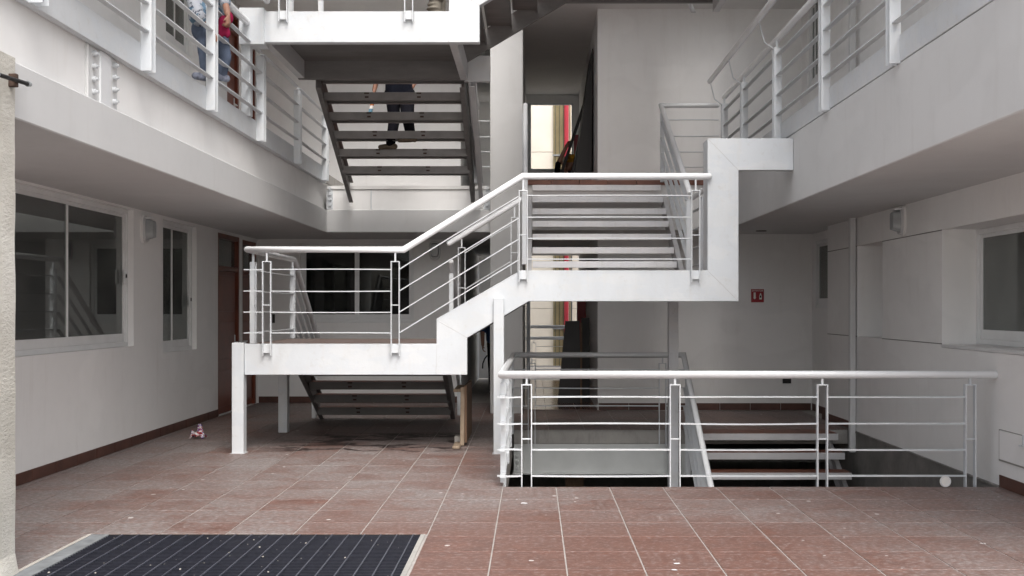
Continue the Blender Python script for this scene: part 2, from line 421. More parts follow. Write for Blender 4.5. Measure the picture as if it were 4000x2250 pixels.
GH = (GRATE[0], GRATE[1], GRATE[2], GRATE[3])
for r in tile_rects(XL, XR, 4.9, 17.0, [PIT, GH]):
    cx, cy = (r[0]+r[1])/2, (r[2]+r[3])/2
    u = 2080+4150*cx/cy; v = 1203+EYE*4150/cy
    if -420 < u < 4500 and v < 2430 and not (cx > .97 and cy > YBR) : tiles.append(((r[1]-r[0])*(r[3]-r[2])/cy**3, r))
tiles.sort(key=lambda t: -t[0])
cache = {}
def tile_mesh(w, d):
    k = (round(w, 3), round(d, 3))
    if k not in cache:
        gx, gy, b = .0046, .0028, .0018
        m = MB(); x0, x1, y0, y1 = -w/2+gx, w/2-gx, -d/2+gy, d/2-gy
        m.add([(x0, y0, -.006), (x1, y0, -.006), (x1, y1, -.006), (x0, y1, -.006), (x0, y0, -b), (x1, y0, -b), (x1, y1, -b), (x0, y1, -b),
               (x0+b, y0+b, 0), (x1-b, y0+b, 0), (x1-b, y1-b, 0), (x0+b, y1-b, 0)],
              [(0, 1, 5, 4), (1, 2, 6, 5), (2, 3, 7, 6), (3, 0, 4, 7), (4, 5, 9, 8), (5, 6, 10, 9), (6, 7, 11, 10), (7, 4, 8, 11), (8, 9, 10, 11)])
        me = bpy.data.meshes.new('tile'); me.from_pydata(m.v, [], m.f); me.materials.append(MT['tile_floor']); cache[k] = me
    return cache[k]
rest = MB()
for q, (_, r) in enumerate(tiles):
    w, d = r[1]-r[0], r[3]-r[2]; c = ((r[0]+r[1])/2, (r[2]+r[3])/2, random.uniform(-.0006, .0006))
    if q < 298:
        o = bpy.data.objects.new('tile', tile_mesh(w, d)); COL.objects.link(o); o.location = c; o.parent = floor
        o.rotation_euler = (random.uniform(-.0012, .0012), random.uniform(-.0012, .0012), 0)
    else:
        m = tile_mesh(w, d); rest.add([(v.co.x+c[0], v.co.y+c[1], v.co.z+c[2]) for v in m.vertices], [tuple(p.vertices) for p in m.polygons])
tag(rest.build('far_tiles', 'tile_floor', floor), kind='stuff')
# passage floor, darker and wet
pf = MB()
for r in tile_rects(-.14, .97, 15.9, 22.3, []):
    pf.box(r[0]+.003, r[1]-.003, r[2]+.003, r[3]-.003, -.0038, .001)
tag(pf.build('passage_tiles', 'tile_wet', floor), kind='stuff')

# ------------------------------------------------------------------ building pieces
def wall_grid(m, axis, pos, u0, u1, v0, v1, holes, depth):
    """wall with openings. axis 'x': plane x=pos, u=y ; axis 'y': plane y=pos, u=x. depth signed: reveal depth along axis"""
    for (a0, a1, b0, b1) in sub_rects((u0, u1, v0, v1), holes):
        P = (lambda u, v: (pos, u, v)) if axis == 'x' else (lambda u, v: (u, pos, v))
        m.add([P(a0, b0), P(a1, b0), P(a1, b1), P(a0, b1)], [(0, 1, 2, 3)])
    for (a0, a1, b0, b1) in holes:
        Q = (lambda u, v, d: (pos+d, u, v)) if axis == 'x' else (lambda u, v, d: (u, pos+d, v))
        for (p, q) in (((a0, b0), (a1, b0)), ((a1, b0), (a1, b1)), ((a1, b1), (a0, b1)), ((a0, b1), (a0, b0))):
            m.add([Q(*p, 0), Q(*q, 0), Q(*q, depth), Q(*p, depth)], [(0, 1, 2, 3)])
def room(m, axis, pos, u0, u1, v0, v1, depth):
    Q = (lambda u, v, d: (pos+d, u, v)) if axis == 'x' else (lambda u, v, d: (u, pos+d, v))
    c = [(u0, v0), (u1, v0), (u1, v1), (u0, v1)]
    for i in range(4):
        p, q = c[i], c[(i+1) % 4]; m.add([Q(*p, 0), Q(*q, 0), Q(*q, depth), Q(*p, depth)], [(0, 1, 2, 3)])
    m.add([Q(*p, depth) for p in c], [(0, 1, 2, 3)])
def window(parent, axis, pos, sgn, u0, u1, v0, v1, splits, fw=.05, latch=None, gm='glass'):
    """aluminium window; sgn = direction into the room along the axis"""
    def bx(m, a0, a1, b0, b1, d0, d1):
        if axis == 'x': m.box(pos+sgn*d0, pos+sgn*d1, a0, a1, b0, b1)
        else: m.box(a0, a1, pos+sgn*d0, pos+sgn*d1, b0, b1)
    f = MB()
    bx(f, u0, u1, v0, v0+fw, 0, .06); bx(f, u0, u1, v1-fw, v1, 0, .06); bx(f, u0, u0+fw, v0+fw, v1-fw, 0, .06); bx(f, u1-fw, u1, v0+fw, v1-fw, 0, .06)
    fr = f.build('window_frame', 'alu', parent, bevel=.004)
    edges = [u0+fw]+list(splits)+[u1-fw]
    for i in range(len(edges)-1):
        a0, a1 = edges[i], edges[i+1]; d = .004 + .022*(i % 2); s = MB(); w = .035; lo = .09
        bx(s, a0, a1, v0+fw, v0+fw+lo, d, d+.022); bx(s, a0, a1, v1-fw-w, v1-fw, d, d+.022)
        bx(s, a0, a0+w, v0+fw+lo, v1-fw-w, d, d+.022); bx(s, a1-w, a1, v0+fw+lo, v1-fw-w, d, d+.022)
        sh = s.build('sash', 'alu', fr, bevel=.003)
        p = MB(); bx(p, a0+w, a1-w, v0+fw+lo, v1-fw-w, d+.009, d+.013); p.build('pane', gm, fr)
    if latch:
        l = MB(); bx(l, latch[0]-.025, latch[0]+.025, latch[1]-.08, latch[1]+.08, -.02, .006); l.build('latch', 'alu', fr, bevel=.006)
        l = MB(); bx(l, latch[0]-.006, latch[0]+.012, latch[1]-.012, latch[1]+.03, -.03, -.02); l.build('key_slot', 'black', fr)
    return fr
def door(parent, axis, pos, sgn, u0, u1, z0, z1, split, hside=1):
    def bx(m, a0, a1, b0, b1, d0, d1):
        if axis == 'x': m.box(pos+sgn*d0, pos+sgn*d1, a0, a1, b0, b1)
        else: m.box(a0, a1, pos+sgn*d0, pos+sgn*d1, b0, b1)
    f = MB(); w = .07
    bx(f, u0, u0+w, z0, z1, -.012, .10); bx(f, u1-w, u1, z0, z1, -.012, .10); bx(f, u0+w, u1-w, z1-w, z1, -.012, .10); bx(f, u0+w, u1-w, split, split+w, -.008, .10)
    fr = f.build('door_frame', 'door_wood', parent, bevel=.006)
    l = MB(); bx(l, u0+w+.004, u1-w-.004, z0+.008, split-.003, .03, .07)
    n = 3; h = (split-z0)/n
    for k in range(n): bx(l, u0+w+.10, u1-w-.10, z0+.10+k*h, z0+h*(k+1)-.06, .018, .031)
    lf = l.build('door_leaf', 'door_wood', fr, bevel=.008)
    p = MB(); bx(p, u0+w, u1-w, split+w, z1-w, .04, .046); p.build('transom_pane', 'glass', fr)
    hx = u1-w-.07 if hside > 0 else u0+w+.07
    k = MB(); bx(k, hx-.016, hx+.016, z0+.90, z0+1.12, .012, .03); bx(k, hx-.06*hside-.06, hx-.06*hside+.06, z0+1.0, z0+1.02, -.035, -.02); bx(k, hx-.01, hx+.01, z0+1.0, z0+1.02, -.02, .012); k.build('door_handle', 'alu', fr, bevel=.004)
    b = MB(); bx(b, u0+w, u1-w, z0, z1, .101, .11); b.build('door_back', 'black', fr)

def skirting_run(parent, axis, pos, sgn, u0, u1, z=0.0, L=.4525, h=.105):
    n = max(1, round((u1-u0)/L)); st = (u1-u0)/n
    for i in range(n):
        a0, a1 = u0+i*st+.002, u0+(i+1)*st-.002; m = MB(); t = random.uniform(.009, .012)
        if axis == 'x': m.box(pos, pos+sgn*t, a0, a1, z+.002, z+h)
        else: m.box(a0, a1, pos, pos+sgn*t, z+.002, z+h)
        m.build('skirting_tile', 'skirting', parent, bevel=.002)

# ---- left wing
LW = thing('building_wing', (-7, 8, 0), 'white plastered left wing with balcony, sliding windows and brown doors', 'building', None)
m = MB()
w1 = (8.4, 11.72, 1.10, 2.60); w2 = (12.65, 13.92, .98, 2.58)
d1 = (14.86, 15.98, 0.0, 2.58); d2 = (16.12, 16.94, 0.0, 2.56)
wall_grid(m, 'x', XL, YN, YBL, 0, SOF, [w1, w2, d1, d2], -.16)
m.build('wall', 'plaster', LW)
m = MB(); room(m, 'x', XL-.17, 7.6, 14.3, .3, 2.61, -3.5); m.build('room', 'plaster', LW)
window(LW, 'x', XL-.06, -1, w1[0], w1[1], w1[2], w1[3], [10.22], latch=(11.60, 1.86))
window(LW, 'x', XL-.06, -1, w2[0], w2[1], w2[2], w2[3], [13.18], latch=(13.80, 1.62))
door(LW, 'x', XL-.02, -1, *d1, 2.05, 1); door(LW, 'x', XL-.02, -1, *d2, 2.05, -1)
skirting_run(LW, 'x', XL, 1, YN, 14.84); skirting_run(LW, 'x', XL, 1, 16.0, 16.1)
# upper storey wall
m = MB(); u2w = (12.75, 13.75, 4.75, 6.0); u2w2 = (9.4, 11.2, 4.75, 6.0); u2d1 = (15.0, 15.95, WF, 5.9); u2d2 = (16.1, 16.9, WF, 5.9)
wall_grid(m, 'x', XL, YN, YBL, WF, 6.05, [u2w, u2w2, u2d1, u2d2], -.14); m.build('wall', 'plaster', LW)
m = MB(); room(m, 'x', XL-.15, 9.2, 14.4, WF, 6.04, -3.5); m.build('room', 'plaster', LW)
window(LW, 'x', XL-.05, -1, *u2w, [13.25]); window(LW, 'x', XL-.05, -1, *u2w2, [10.3])
door(LW, 'x', XL-.02, -1, *u2d1, 5.58, 1); door(LW, 'x', XL-.02, -1, *u2d2, 5.58, -1)
m = MB(); m.box(XL+.002, XL+.16, 14.3, 14.75, WF, 6.05); m.build('pilaster', 'plaster_band', LW)
def balcony_left(z):
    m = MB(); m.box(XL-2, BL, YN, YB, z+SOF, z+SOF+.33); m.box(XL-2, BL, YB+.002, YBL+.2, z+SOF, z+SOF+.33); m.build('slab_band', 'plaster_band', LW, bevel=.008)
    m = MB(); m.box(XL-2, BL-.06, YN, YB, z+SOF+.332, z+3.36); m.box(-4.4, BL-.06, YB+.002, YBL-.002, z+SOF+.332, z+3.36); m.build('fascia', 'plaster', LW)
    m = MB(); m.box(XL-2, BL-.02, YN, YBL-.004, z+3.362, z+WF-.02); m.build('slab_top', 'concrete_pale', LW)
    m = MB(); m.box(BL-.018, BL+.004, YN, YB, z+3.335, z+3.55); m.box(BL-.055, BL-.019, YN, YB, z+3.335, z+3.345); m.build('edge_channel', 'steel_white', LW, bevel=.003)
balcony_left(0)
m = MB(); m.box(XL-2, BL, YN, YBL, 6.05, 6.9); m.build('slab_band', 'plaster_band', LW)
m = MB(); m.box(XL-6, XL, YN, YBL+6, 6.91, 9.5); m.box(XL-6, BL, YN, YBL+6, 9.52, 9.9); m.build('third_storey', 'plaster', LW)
m = MB(); m.box(XL-6, XL-3.7, YN, YBL, -.02, 6.04); m.box(XL-3.7, XL-.22, YN, 7.4, .0, 6.04); m.build('inner_block', 'plaster', LW)
# bolted bracket on the fascia
m = MB(); m.box(BL-.058, BL-.050, 7.26, 7.80, SOF+.335, 3.33); m.box(BL-.0499, BL-.036, 7.262, 7.270, SOF+.335, 3.33); m.build('bracket', 'plaster_band', LW, bevel=.002)
m = MB(); m.box(BL-.0495, BL-.034, 7.47, 7.65, SOF+.335, 3.33); m.build('bracket_web', 'tube_white', LW, bevel=.002)
for yy in (7.37, 7.73):
    for k in range(4):
        b = MB(); z = SOF+.40+k*.088; b.cyl((BL-.050, yy, z), (BL-.024, yy, z), .020, seg=6); b.cyl((BL-.024, yy, z), (BL-.008, yy, z), .010, seg=8); b.build('bolt', 'steel_white', LW)

# ---- right wing
RW = thing('building_wing', (7, 8, 0), 'white plastered right wing with deep window recesses and a plain balcony fascia', 'building', None)
m = MB()
rb = (12.05, 13.0, 1.17, 2.28); ra = (6.0, 10.3, 1.17, 2.28)
wall_grid(m, 'x', XR, YN, 14.29, 0, SOF, [ra, rb], .35); m.build('wall', 'plaster', RW)
m = MB(); wall_grid(m, 'x', 4.16, 14.29, YBR, 0, SOF, [(14.36, 15.66, 1.52, 2.5)], .12)
m.add([(XR, 14.29, 0), (4.16, 14.29, 0), (4.16, 14.29, SOF), (XR, 14.29, SOF)], [(0, 1, 2, 3)]); m.build('wall', 'plaster', RW)
m = MB(); m.box(XR+.352, XR+.40, 12.05, 13.0, 1.17, 2.28); m.build('recess_panel', 'plaster', RW)
m = MB(); room(m, 'x', XR+.43, 5.5, 10.6, .8, 2.6, 3); m.build('room', 'plaster', RW)
m = MB(); room(m, 'x', 4.30, 14.3, 15.75, 1.2, 2.6, 2); m.build('room', 'plaster', RW)
window(RW, 'x', XR+.33, 1, ra[0], ra[1], ra[2]+.002, ra[3]-.002, [8.6])
window(RW, 'x', 4.172, 1, 14.36, 15.66, 1.52, 2.5, [15.0])
# shadow joints around the infill panel
for (a0, a1) in ((10.3, 12.05), (13.0, 14.29)):
    for z in (1.168, 2.271): m = MB(); m.box(XR-.003, XR+.002, a0, a1, z, z+.009); m.build('joint', 'concrete', RW)
m = MB(); m.box(XR-.010, XR+.34, 6.0, 10.298, 1.135, 1.168); m.build('sill', 'plaster_band', RW, bevel=.006)
skirting_run(RW, 'x', XR, -1, YN, 9.02); skirting_run(RW, 'x', 4.16, -1, 14.56, YBR-.02); skirting_run(RW, 'x', XR, -1, 13.32, 14.54)
# raw concrete of the stairwell below floor level
m = MB(); m.box(XR-.012, XR+.3, 9.03, 13.9, -3.4, -.012); m.box(XR-.022, XR+.3, 9.03, 13.9, -.012, .012); m.build('stairwell_wall', 'concrete', RW, bevel=.004)
# rain pipe
m = MB(); m.box(XR-.085, XR-.012, 12.99, 13.07, -.25, 6.04); m.build('rain_pipe', 'plaster_band', RW, bevel=.010)
# hatch by the floor
m = MB(); m.box(XR-.010, XR+.01, 7.2, 9.02, .225, .235); m.box(XR-.010, XR+.01, 7.2, 9.02, .485, .492); m.box(XR-.010, XR+.01, 9.012, 9.022, .225, .49); m.build('hatch_frame', 'concrete_pale', RW)
m = MB(); m.box(XR-.014, XR+.01, 7.2, 9.008, .238, .483); m.build('hatch_door', 'plaster', RW, bevel=.004)
m = MB(); m.box(XR-.035, XR-.015, 8.52, 8.54, .40, .50); m.box(XR-.035, XR-.015, 8.54, 8.60, .40, .412); m.build('hatch_latch', 'steel_white', RW)
m = MB(); wall_grid(m, 'x', XR+.03, YN, YBR, WF, 6.05, [(14.9, 15.5, 4.7, 5.95)], .1); m.build('wall', 'plaster', RW)
m = MB(); room(m, 'x', XR+.14, 14.6, 15.7, WF, 6.0, 2); m.build('room', 'plaster', RW)
window(RW, 'x', XR+.06, 1, 14.9, 15.5, 4.7, 5.95, [15.2])
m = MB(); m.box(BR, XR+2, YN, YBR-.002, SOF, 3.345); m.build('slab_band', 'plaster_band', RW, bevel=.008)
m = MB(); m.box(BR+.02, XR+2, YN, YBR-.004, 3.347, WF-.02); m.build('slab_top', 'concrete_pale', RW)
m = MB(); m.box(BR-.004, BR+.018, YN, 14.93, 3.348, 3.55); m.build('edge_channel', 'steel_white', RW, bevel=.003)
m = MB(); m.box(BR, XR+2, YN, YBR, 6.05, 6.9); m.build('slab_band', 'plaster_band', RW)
m = MB(); m.box(XR+.03, XR+6, YN, YBR+6, 6.91, 9.5); m.box(BR, XR+6, YN, YBR+6, 9.52, 9.9); m.build('third_storey', 'plaster', RW)
m = MB(); m.box(XR+3.5, XR+6, YN, 20, 0, 6.04); m.box(XR+.37, XR+3.5, YN, 5.4, 0, 6.04); m.build('inner_block', 'plaster', RW)

# ---- back wing
BW = thing('building_wing', (0, 17, 0), 'white plastered back wing with open passage to daylight behind the stairs', 'building', None)
m = MB(); bw = (-3.72, -1.90, 1.28, 2.56)
wall_grid(m, 'y', YBL, XL, -1.15, 0, SOF, [bw], .14); wall_grid(m, 'y', YBL, XL, -1.15, F2, 5.97, [], .1); m.build('wall', 'plaster', BW)
m = MB(); room(m, 'y', YBL+.15, -4.3, -1.3, .4, 2.6, 3); m.build('room', 'concrete', BW)
window(BW, 'y', YBL+.06, 1, *bw, [-2.82], gm='glass_dark')
skirting_run(BW, 'y', YBL, -1, XL+.02, -1.16)
for z0, z1 in ((0, SOF), (F2, 5.97)):
    m = MB()
    m.box(-1.30, -1.15, YBL+.002, 23, z0, z1); m.box(-1.15, -.61, 23, 23.1, z0, z1)          # corridor
    m.box(.97, 4.5, YBR, YBR+.12, z0, z1); m.box(.97, 1.09, YBR+.121, 22.3, z0, z1)           # right back wall and passage side
    m.build('wall', 'plaster', BW)
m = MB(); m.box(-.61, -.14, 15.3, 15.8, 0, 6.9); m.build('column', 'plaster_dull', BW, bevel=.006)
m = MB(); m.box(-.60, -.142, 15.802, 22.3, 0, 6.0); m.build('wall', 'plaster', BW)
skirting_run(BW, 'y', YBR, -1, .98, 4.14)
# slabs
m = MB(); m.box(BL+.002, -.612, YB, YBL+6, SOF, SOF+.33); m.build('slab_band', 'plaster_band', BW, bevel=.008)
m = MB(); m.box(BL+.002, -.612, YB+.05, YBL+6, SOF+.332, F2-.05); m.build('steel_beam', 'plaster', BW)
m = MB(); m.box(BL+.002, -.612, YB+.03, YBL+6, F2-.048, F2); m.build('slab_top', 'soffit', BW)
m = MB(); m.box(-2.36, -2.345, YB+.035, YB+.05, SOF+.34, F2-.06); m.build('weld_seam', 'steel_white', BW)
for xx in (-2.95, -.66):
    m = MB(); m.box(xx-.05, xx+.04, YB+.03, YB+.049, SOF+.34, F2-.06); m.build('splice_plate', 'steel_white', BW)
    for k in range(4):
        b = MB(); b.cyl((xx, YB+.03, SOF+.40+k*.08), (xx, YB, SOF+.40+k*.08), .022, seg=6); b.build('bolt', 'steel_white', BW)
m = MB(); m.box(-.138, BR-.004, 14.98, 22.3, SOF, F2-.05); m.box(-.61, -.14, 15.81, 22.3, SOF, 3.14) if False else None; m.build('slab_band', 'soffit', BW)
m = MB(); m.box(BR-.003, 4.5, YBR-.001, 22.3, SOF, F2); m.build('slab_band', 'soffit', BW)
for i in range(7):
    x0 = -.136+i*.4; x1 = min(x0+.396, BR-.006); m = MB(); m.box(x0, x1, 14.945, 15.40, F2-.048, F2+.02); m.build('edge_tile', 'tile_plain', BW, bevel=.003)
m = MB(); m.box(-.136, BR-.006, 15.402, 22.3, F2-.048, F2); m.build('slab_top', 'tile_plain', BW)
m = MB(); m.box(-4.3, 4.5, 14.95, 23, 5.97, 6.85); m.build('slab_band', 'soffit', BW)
m = MB(); m.box(BL+.01, BR-.01, 15.8, 22, 6.86, 9.5); m.box(BL+.01, BR-.01, 14.95, 22, 9.52, 9.9); m.build('third_storey', 'plaster', BW)
# passage end window on the second floor
m = MB(); wall_grid(m, 'y', 22.2, -.14, .97, F2, 5.97, [(-.10, .85, 4.36, 5.80)], .1); m.build('wall', 'plaster', BW)
f = MB(); f.box(-.10, -.03, 22.22, 22.28, 4.36, 5.80); f.box(.82, .85, 22.22, 22.28, 4.36, 5.80); f.box(-.03, .82, 22.22, 22.28, 4.36, 4.43); f.box(-.03, .82, 22.22, 22.28, 5.77, 5.80)
f.build('window_frame', 'steel_white', BW)
m = MB(); m.box(-.13, -.045, 22.22, 22.30, 0, SOF); m.box(.80, .83, 22.22, 22.28, .0, SOF); m.build('passage_jamb', 'steel_white', BW)
# outlet boxes
m = MB(); m.box(-4.20, -4.12, YBL-.02, YBL+.01, 1.28, 1.42); m.build('switch_plate', 'black', BW)
m = MB(); m.box(3.72, 3.84, YBR-.03, YBR+.01, .40, .48); m.build('outlet_box', 'black', BW)

# ---- stairwell to the basement
ST = MB()
ST.box(-.72, -.70, 8.6, 17, -3.4, -.36); ST.box(-.72, 4.5, 8.58, 8.6, -3.4, -.36); ST.box(-.72, 4.5, 17, 17.1, -3.4, -.36); ST.box(-.72, 4.5, 8.6, 17.1, -3.5, -3.4)
ST.box(XR+.301, XR+.4, 8.6, 17, -3.4, -.02); ST.box(-.70, 4.3, 13.92, 17, -.5, -.36)
tag(ST.build('basement', 'concrete'), kind='structure')
SB = thing('floor_beam', (.9, 13.3, -.5), 'grey bolted steel beam carrying the far edge of the stairwell opening', 'beam')
m = MB(); m.box(-.235, 1.99, 13.315, 13.36, -.545, -.185); m.box(-.25, 2.0, 13.26, 13.5, -.56, -.545); m.build('web', 'beam_grey', SB, bevel=.003)
m = MB(); m.box(-.235, XR-.02, 13.302, 13.9, -.183, -.007); m.build('slab_edge', 'concrete_pale', SB, bevel=.006)
for k in range(4):
    b = MB(); b.cyl((-.19, 13.315, -.25-k*.075), (-.19, 13.28, -.25-k*.075), .020, seg=6); b.build('bolt', 'beam_grey', SB)

# ---- rough pillar at the left edge
PL = thing('pillar', (-3.3, 5.9, 0), 'rough cream stucco pillar at the left edge, in front of the balcony', 'pillar')
m = MB(); n = 26; rings = []
for k in range(n+1):
    z = 2.955*k/n; w = random.uniform(-.004, .004)+(.03*max(0, (0.10-z)/.1) if z < .1 else 0); q = random.uniform(-.004, .004)
    rings.append([(-3.6, 5.60+q, z), (-2.985, 5.60+q, z), (-2.972+w, 5.62+q, z), (-2.970+w, 5.86, z), (-2.970+w*.6, 6.10+q, z), (-2.985, 6.125+q, z), (-3.6, 6.13, z)])
vs = [v for r in rings for v in r]; fs = []
for k in range(n):
    for j in range(7): fs.append((k*7+j, k*7+(j+1) % 7, (k+1)*7+(j+1) % 7, (k+1)*7+j))
fs += [(6, 5, 4, 3, 2, 1, 0), tuple(n*7+j for j in range(7))]
m.add(vs, fs); m.build('shaft', 'stucco', PL)

# ------------------------------------------------------------------ railings
BH = (.115, .33, .55, .775)
class Rail:
    def __init__(s, name, loc, label, group='white steel railings of the stairs and balconies'):
        s.o = thing(name, loc, label, 'railing', group)
    def hand(s, pts, r=.034, r0=True, r1=True, mat='tube_white'):
        m = MB(); m.tube(pts, r, 18, r0, r1); return m.build('handrail', mat, s.o)
    def bars(s, p0, p1, hs=BH, w=.045, h=.010, mat='steel_white'):
        p0, p1 = Vector(p0), Vector(p1)
        for q in hs:
            m = MB(); z = Vector((0, 0, q)); m.bar(p0+z, p1+z, w, h, sag=random.uniform(-.006, .005), n=6); m.build('bar', mat, s.o)
    def post(s, x, y, base, d='x', z0=-.13, z1=.865, rail=.94, depth=.05, mid=.41, sp=.0415, foot=True):
        """ladder post: two flats .09 apart along d, broad faces across the railing"""
        m = MB(); t = .005
        def b(u0, u1, v0, v1, a, c):
            if d == 'x': m.box(x+u0, x+u1, y+v0, y+v1, base+a, base+c)
            else: m.box(x+v0, x+v1, y+u0, y+u1, base+a, base+c)
        h = depth/2
        b(-sp-t, -sp+t, -h, h, z0, z1); b(sp-t, sp+t, -h, h, z0, z1); b(-sp+t, sp-t, -h, h, z1-.010, z1)
        if mid is not None: b(-sp+t, sp-t, -h*.6, h*.6, mid, mid+.010)
        if foot: b(-sp+t, sp-t, h*.1, h, z0+.03, -.005)
        m2 = m.build('post', 'steel_white', s.o, bevel=.0015)
        if rail:
            m = MB(); b2 = lambda *a: b(*a); b(-.008, .008, -.012, .012, z1-.001, rail-.028); m.build('stem', 'steel_white', m2)
        return m2

# --- railing round the stairwell opening
r = Rail('railing', (1.8, 9.08, 0), 'white railing guarding the stairwell opening, nearest on the right, with ladder posts')
YF = 9.085
r.hand([(3.955, YF, .949), (-.262, YF, .949), (-.235, 13.15, .938), (1.87, 13.15, .938), (1.90, 10.9, -.63)])
for x in (-.05, 1.2175, 2.4765, 3.7405): r.post(x, YF, 0, 'x', z0=-.25, z1=.868, rail=.949, mid=.395, foot=False)
AH = (.085, .308, .531, .759)
for a, c in ((-.30, -.097), (-.003, 1.171), (1.264, 2.430), (2.523, 3.694)): r.bars((a, YF, 0), (c, YF, 0), AH)
for y in (9.30, 10.55, 11.80, 12.98): r.post(-.255, y, 0, 'y', z0=-.25 if y < 9.5 else -.02, z1=.868, rail=.94, mid=.395, foot=False)
for a, c in ((9.0, 9.255), (9.345, 10.505), (10.595, 11.755), (11.845, 12.935), (13.025, 13.2)): r.bars((-.255, a, 0), (-.255, c, 0), AH)
for x in (-.01, 1.61): r.post(x, 13.15, 0, 'x', z0=-.19, z1=.84, rail=.938, mid=.395, foot=False)
for a, c in ((-.33, -.055), (.037, 1.563), (1.657, 1.9)): r.bars((a, 13.15, 0), (c, 13.15, 0), AH)
for q in AH: 
    m = MB(); m.bar((1.885, 13.15, q), (1.905, 11.0, q-1.50), .045, .010); m.build('bar', 'steel_white', r.o)
r.post(1.885, 12.9, -.15, 'y', z0=-.35, z1=.83, rail=None, mid=.3, foot=False)

# ------------------------------------------------------------------ stairs
def flight_y(parent, x0, x1, ys, z_top, rise, run, n, mat, tmat, tread_d=.30, clips=True, sign=1, th=.10):
    """treads going along y. first tread top at z_top, rear/front edges from ys, each next run further and rise lower"""
    for k in range(n):
        y = ys+sign*run*k; z = z_top-rise*k
        y0, y1 = (y, y+tread_d) if sign > 0 else (y-tread_d, y)
        m = MB(); m.box(x0, x1, y0, y0+.006, z-th, z); m.box(x0, x1, y1-.006, y1, z-th, z); m.box(x0, x1, y0+.006, y1-.006, z-.035, z-.012)
        m.box(x0, x1, y0+.006, y0+.05, z-th, z-th+.006); m.box(x0, x1, y1-.05, y1-.006, z-th, z-th+.006)
        t = m.build('tread', mat, parent, bevel=.002)
        c = MB(); w = (x1-x0)/4
        for q in range(4): c.box(x0+q*w+.004, x0+(q+1)*w-.004, y0+.008, y1-.008, z-.0118, z-.001)
        c.build('tread_tile', tmat, t)
        if clips:
            for cx in (x0+(x1-x0)*.30, x0+(x1-x0)*.68):
                j = random.uniform(-.02, .02); b = MB(); b.box(cx-.030+j, cx+.030+j, y0-.006, y0, z-.022, z-.004); b.box(cx-.022+j, cx+.024+j, y0-.006, y0, z-.072, z-.052); b.build('clip', 'rust', t)
def stringer_y(parent, x, ya, za, yb, zb, h, mat, out):
    """channel stringer in the y-z plane: lower edge from (ya,za) to (yb,zb), h tall (vertical measure)"""
    m = MB(); P = [(ya, za), (yb, zb), (yb, zb+h), (ya, za+h)]
    m.prism(P, FYZ, x-.004, x+.004)
    f = .012; g = .055*out
    m.prism([(ya, za), (yb, zb), (yb, zb+f), (ya, za+f)], FYZ, x+(.0041*out), x+g); m.prism([(ya, za+h-f), (yb, zb+h-f), (yb, zb+h), (ya, za+h)], FYZ, x+(.0041*out), x+g)
    return m.build('stringer', mat, parent, bevel=.002)

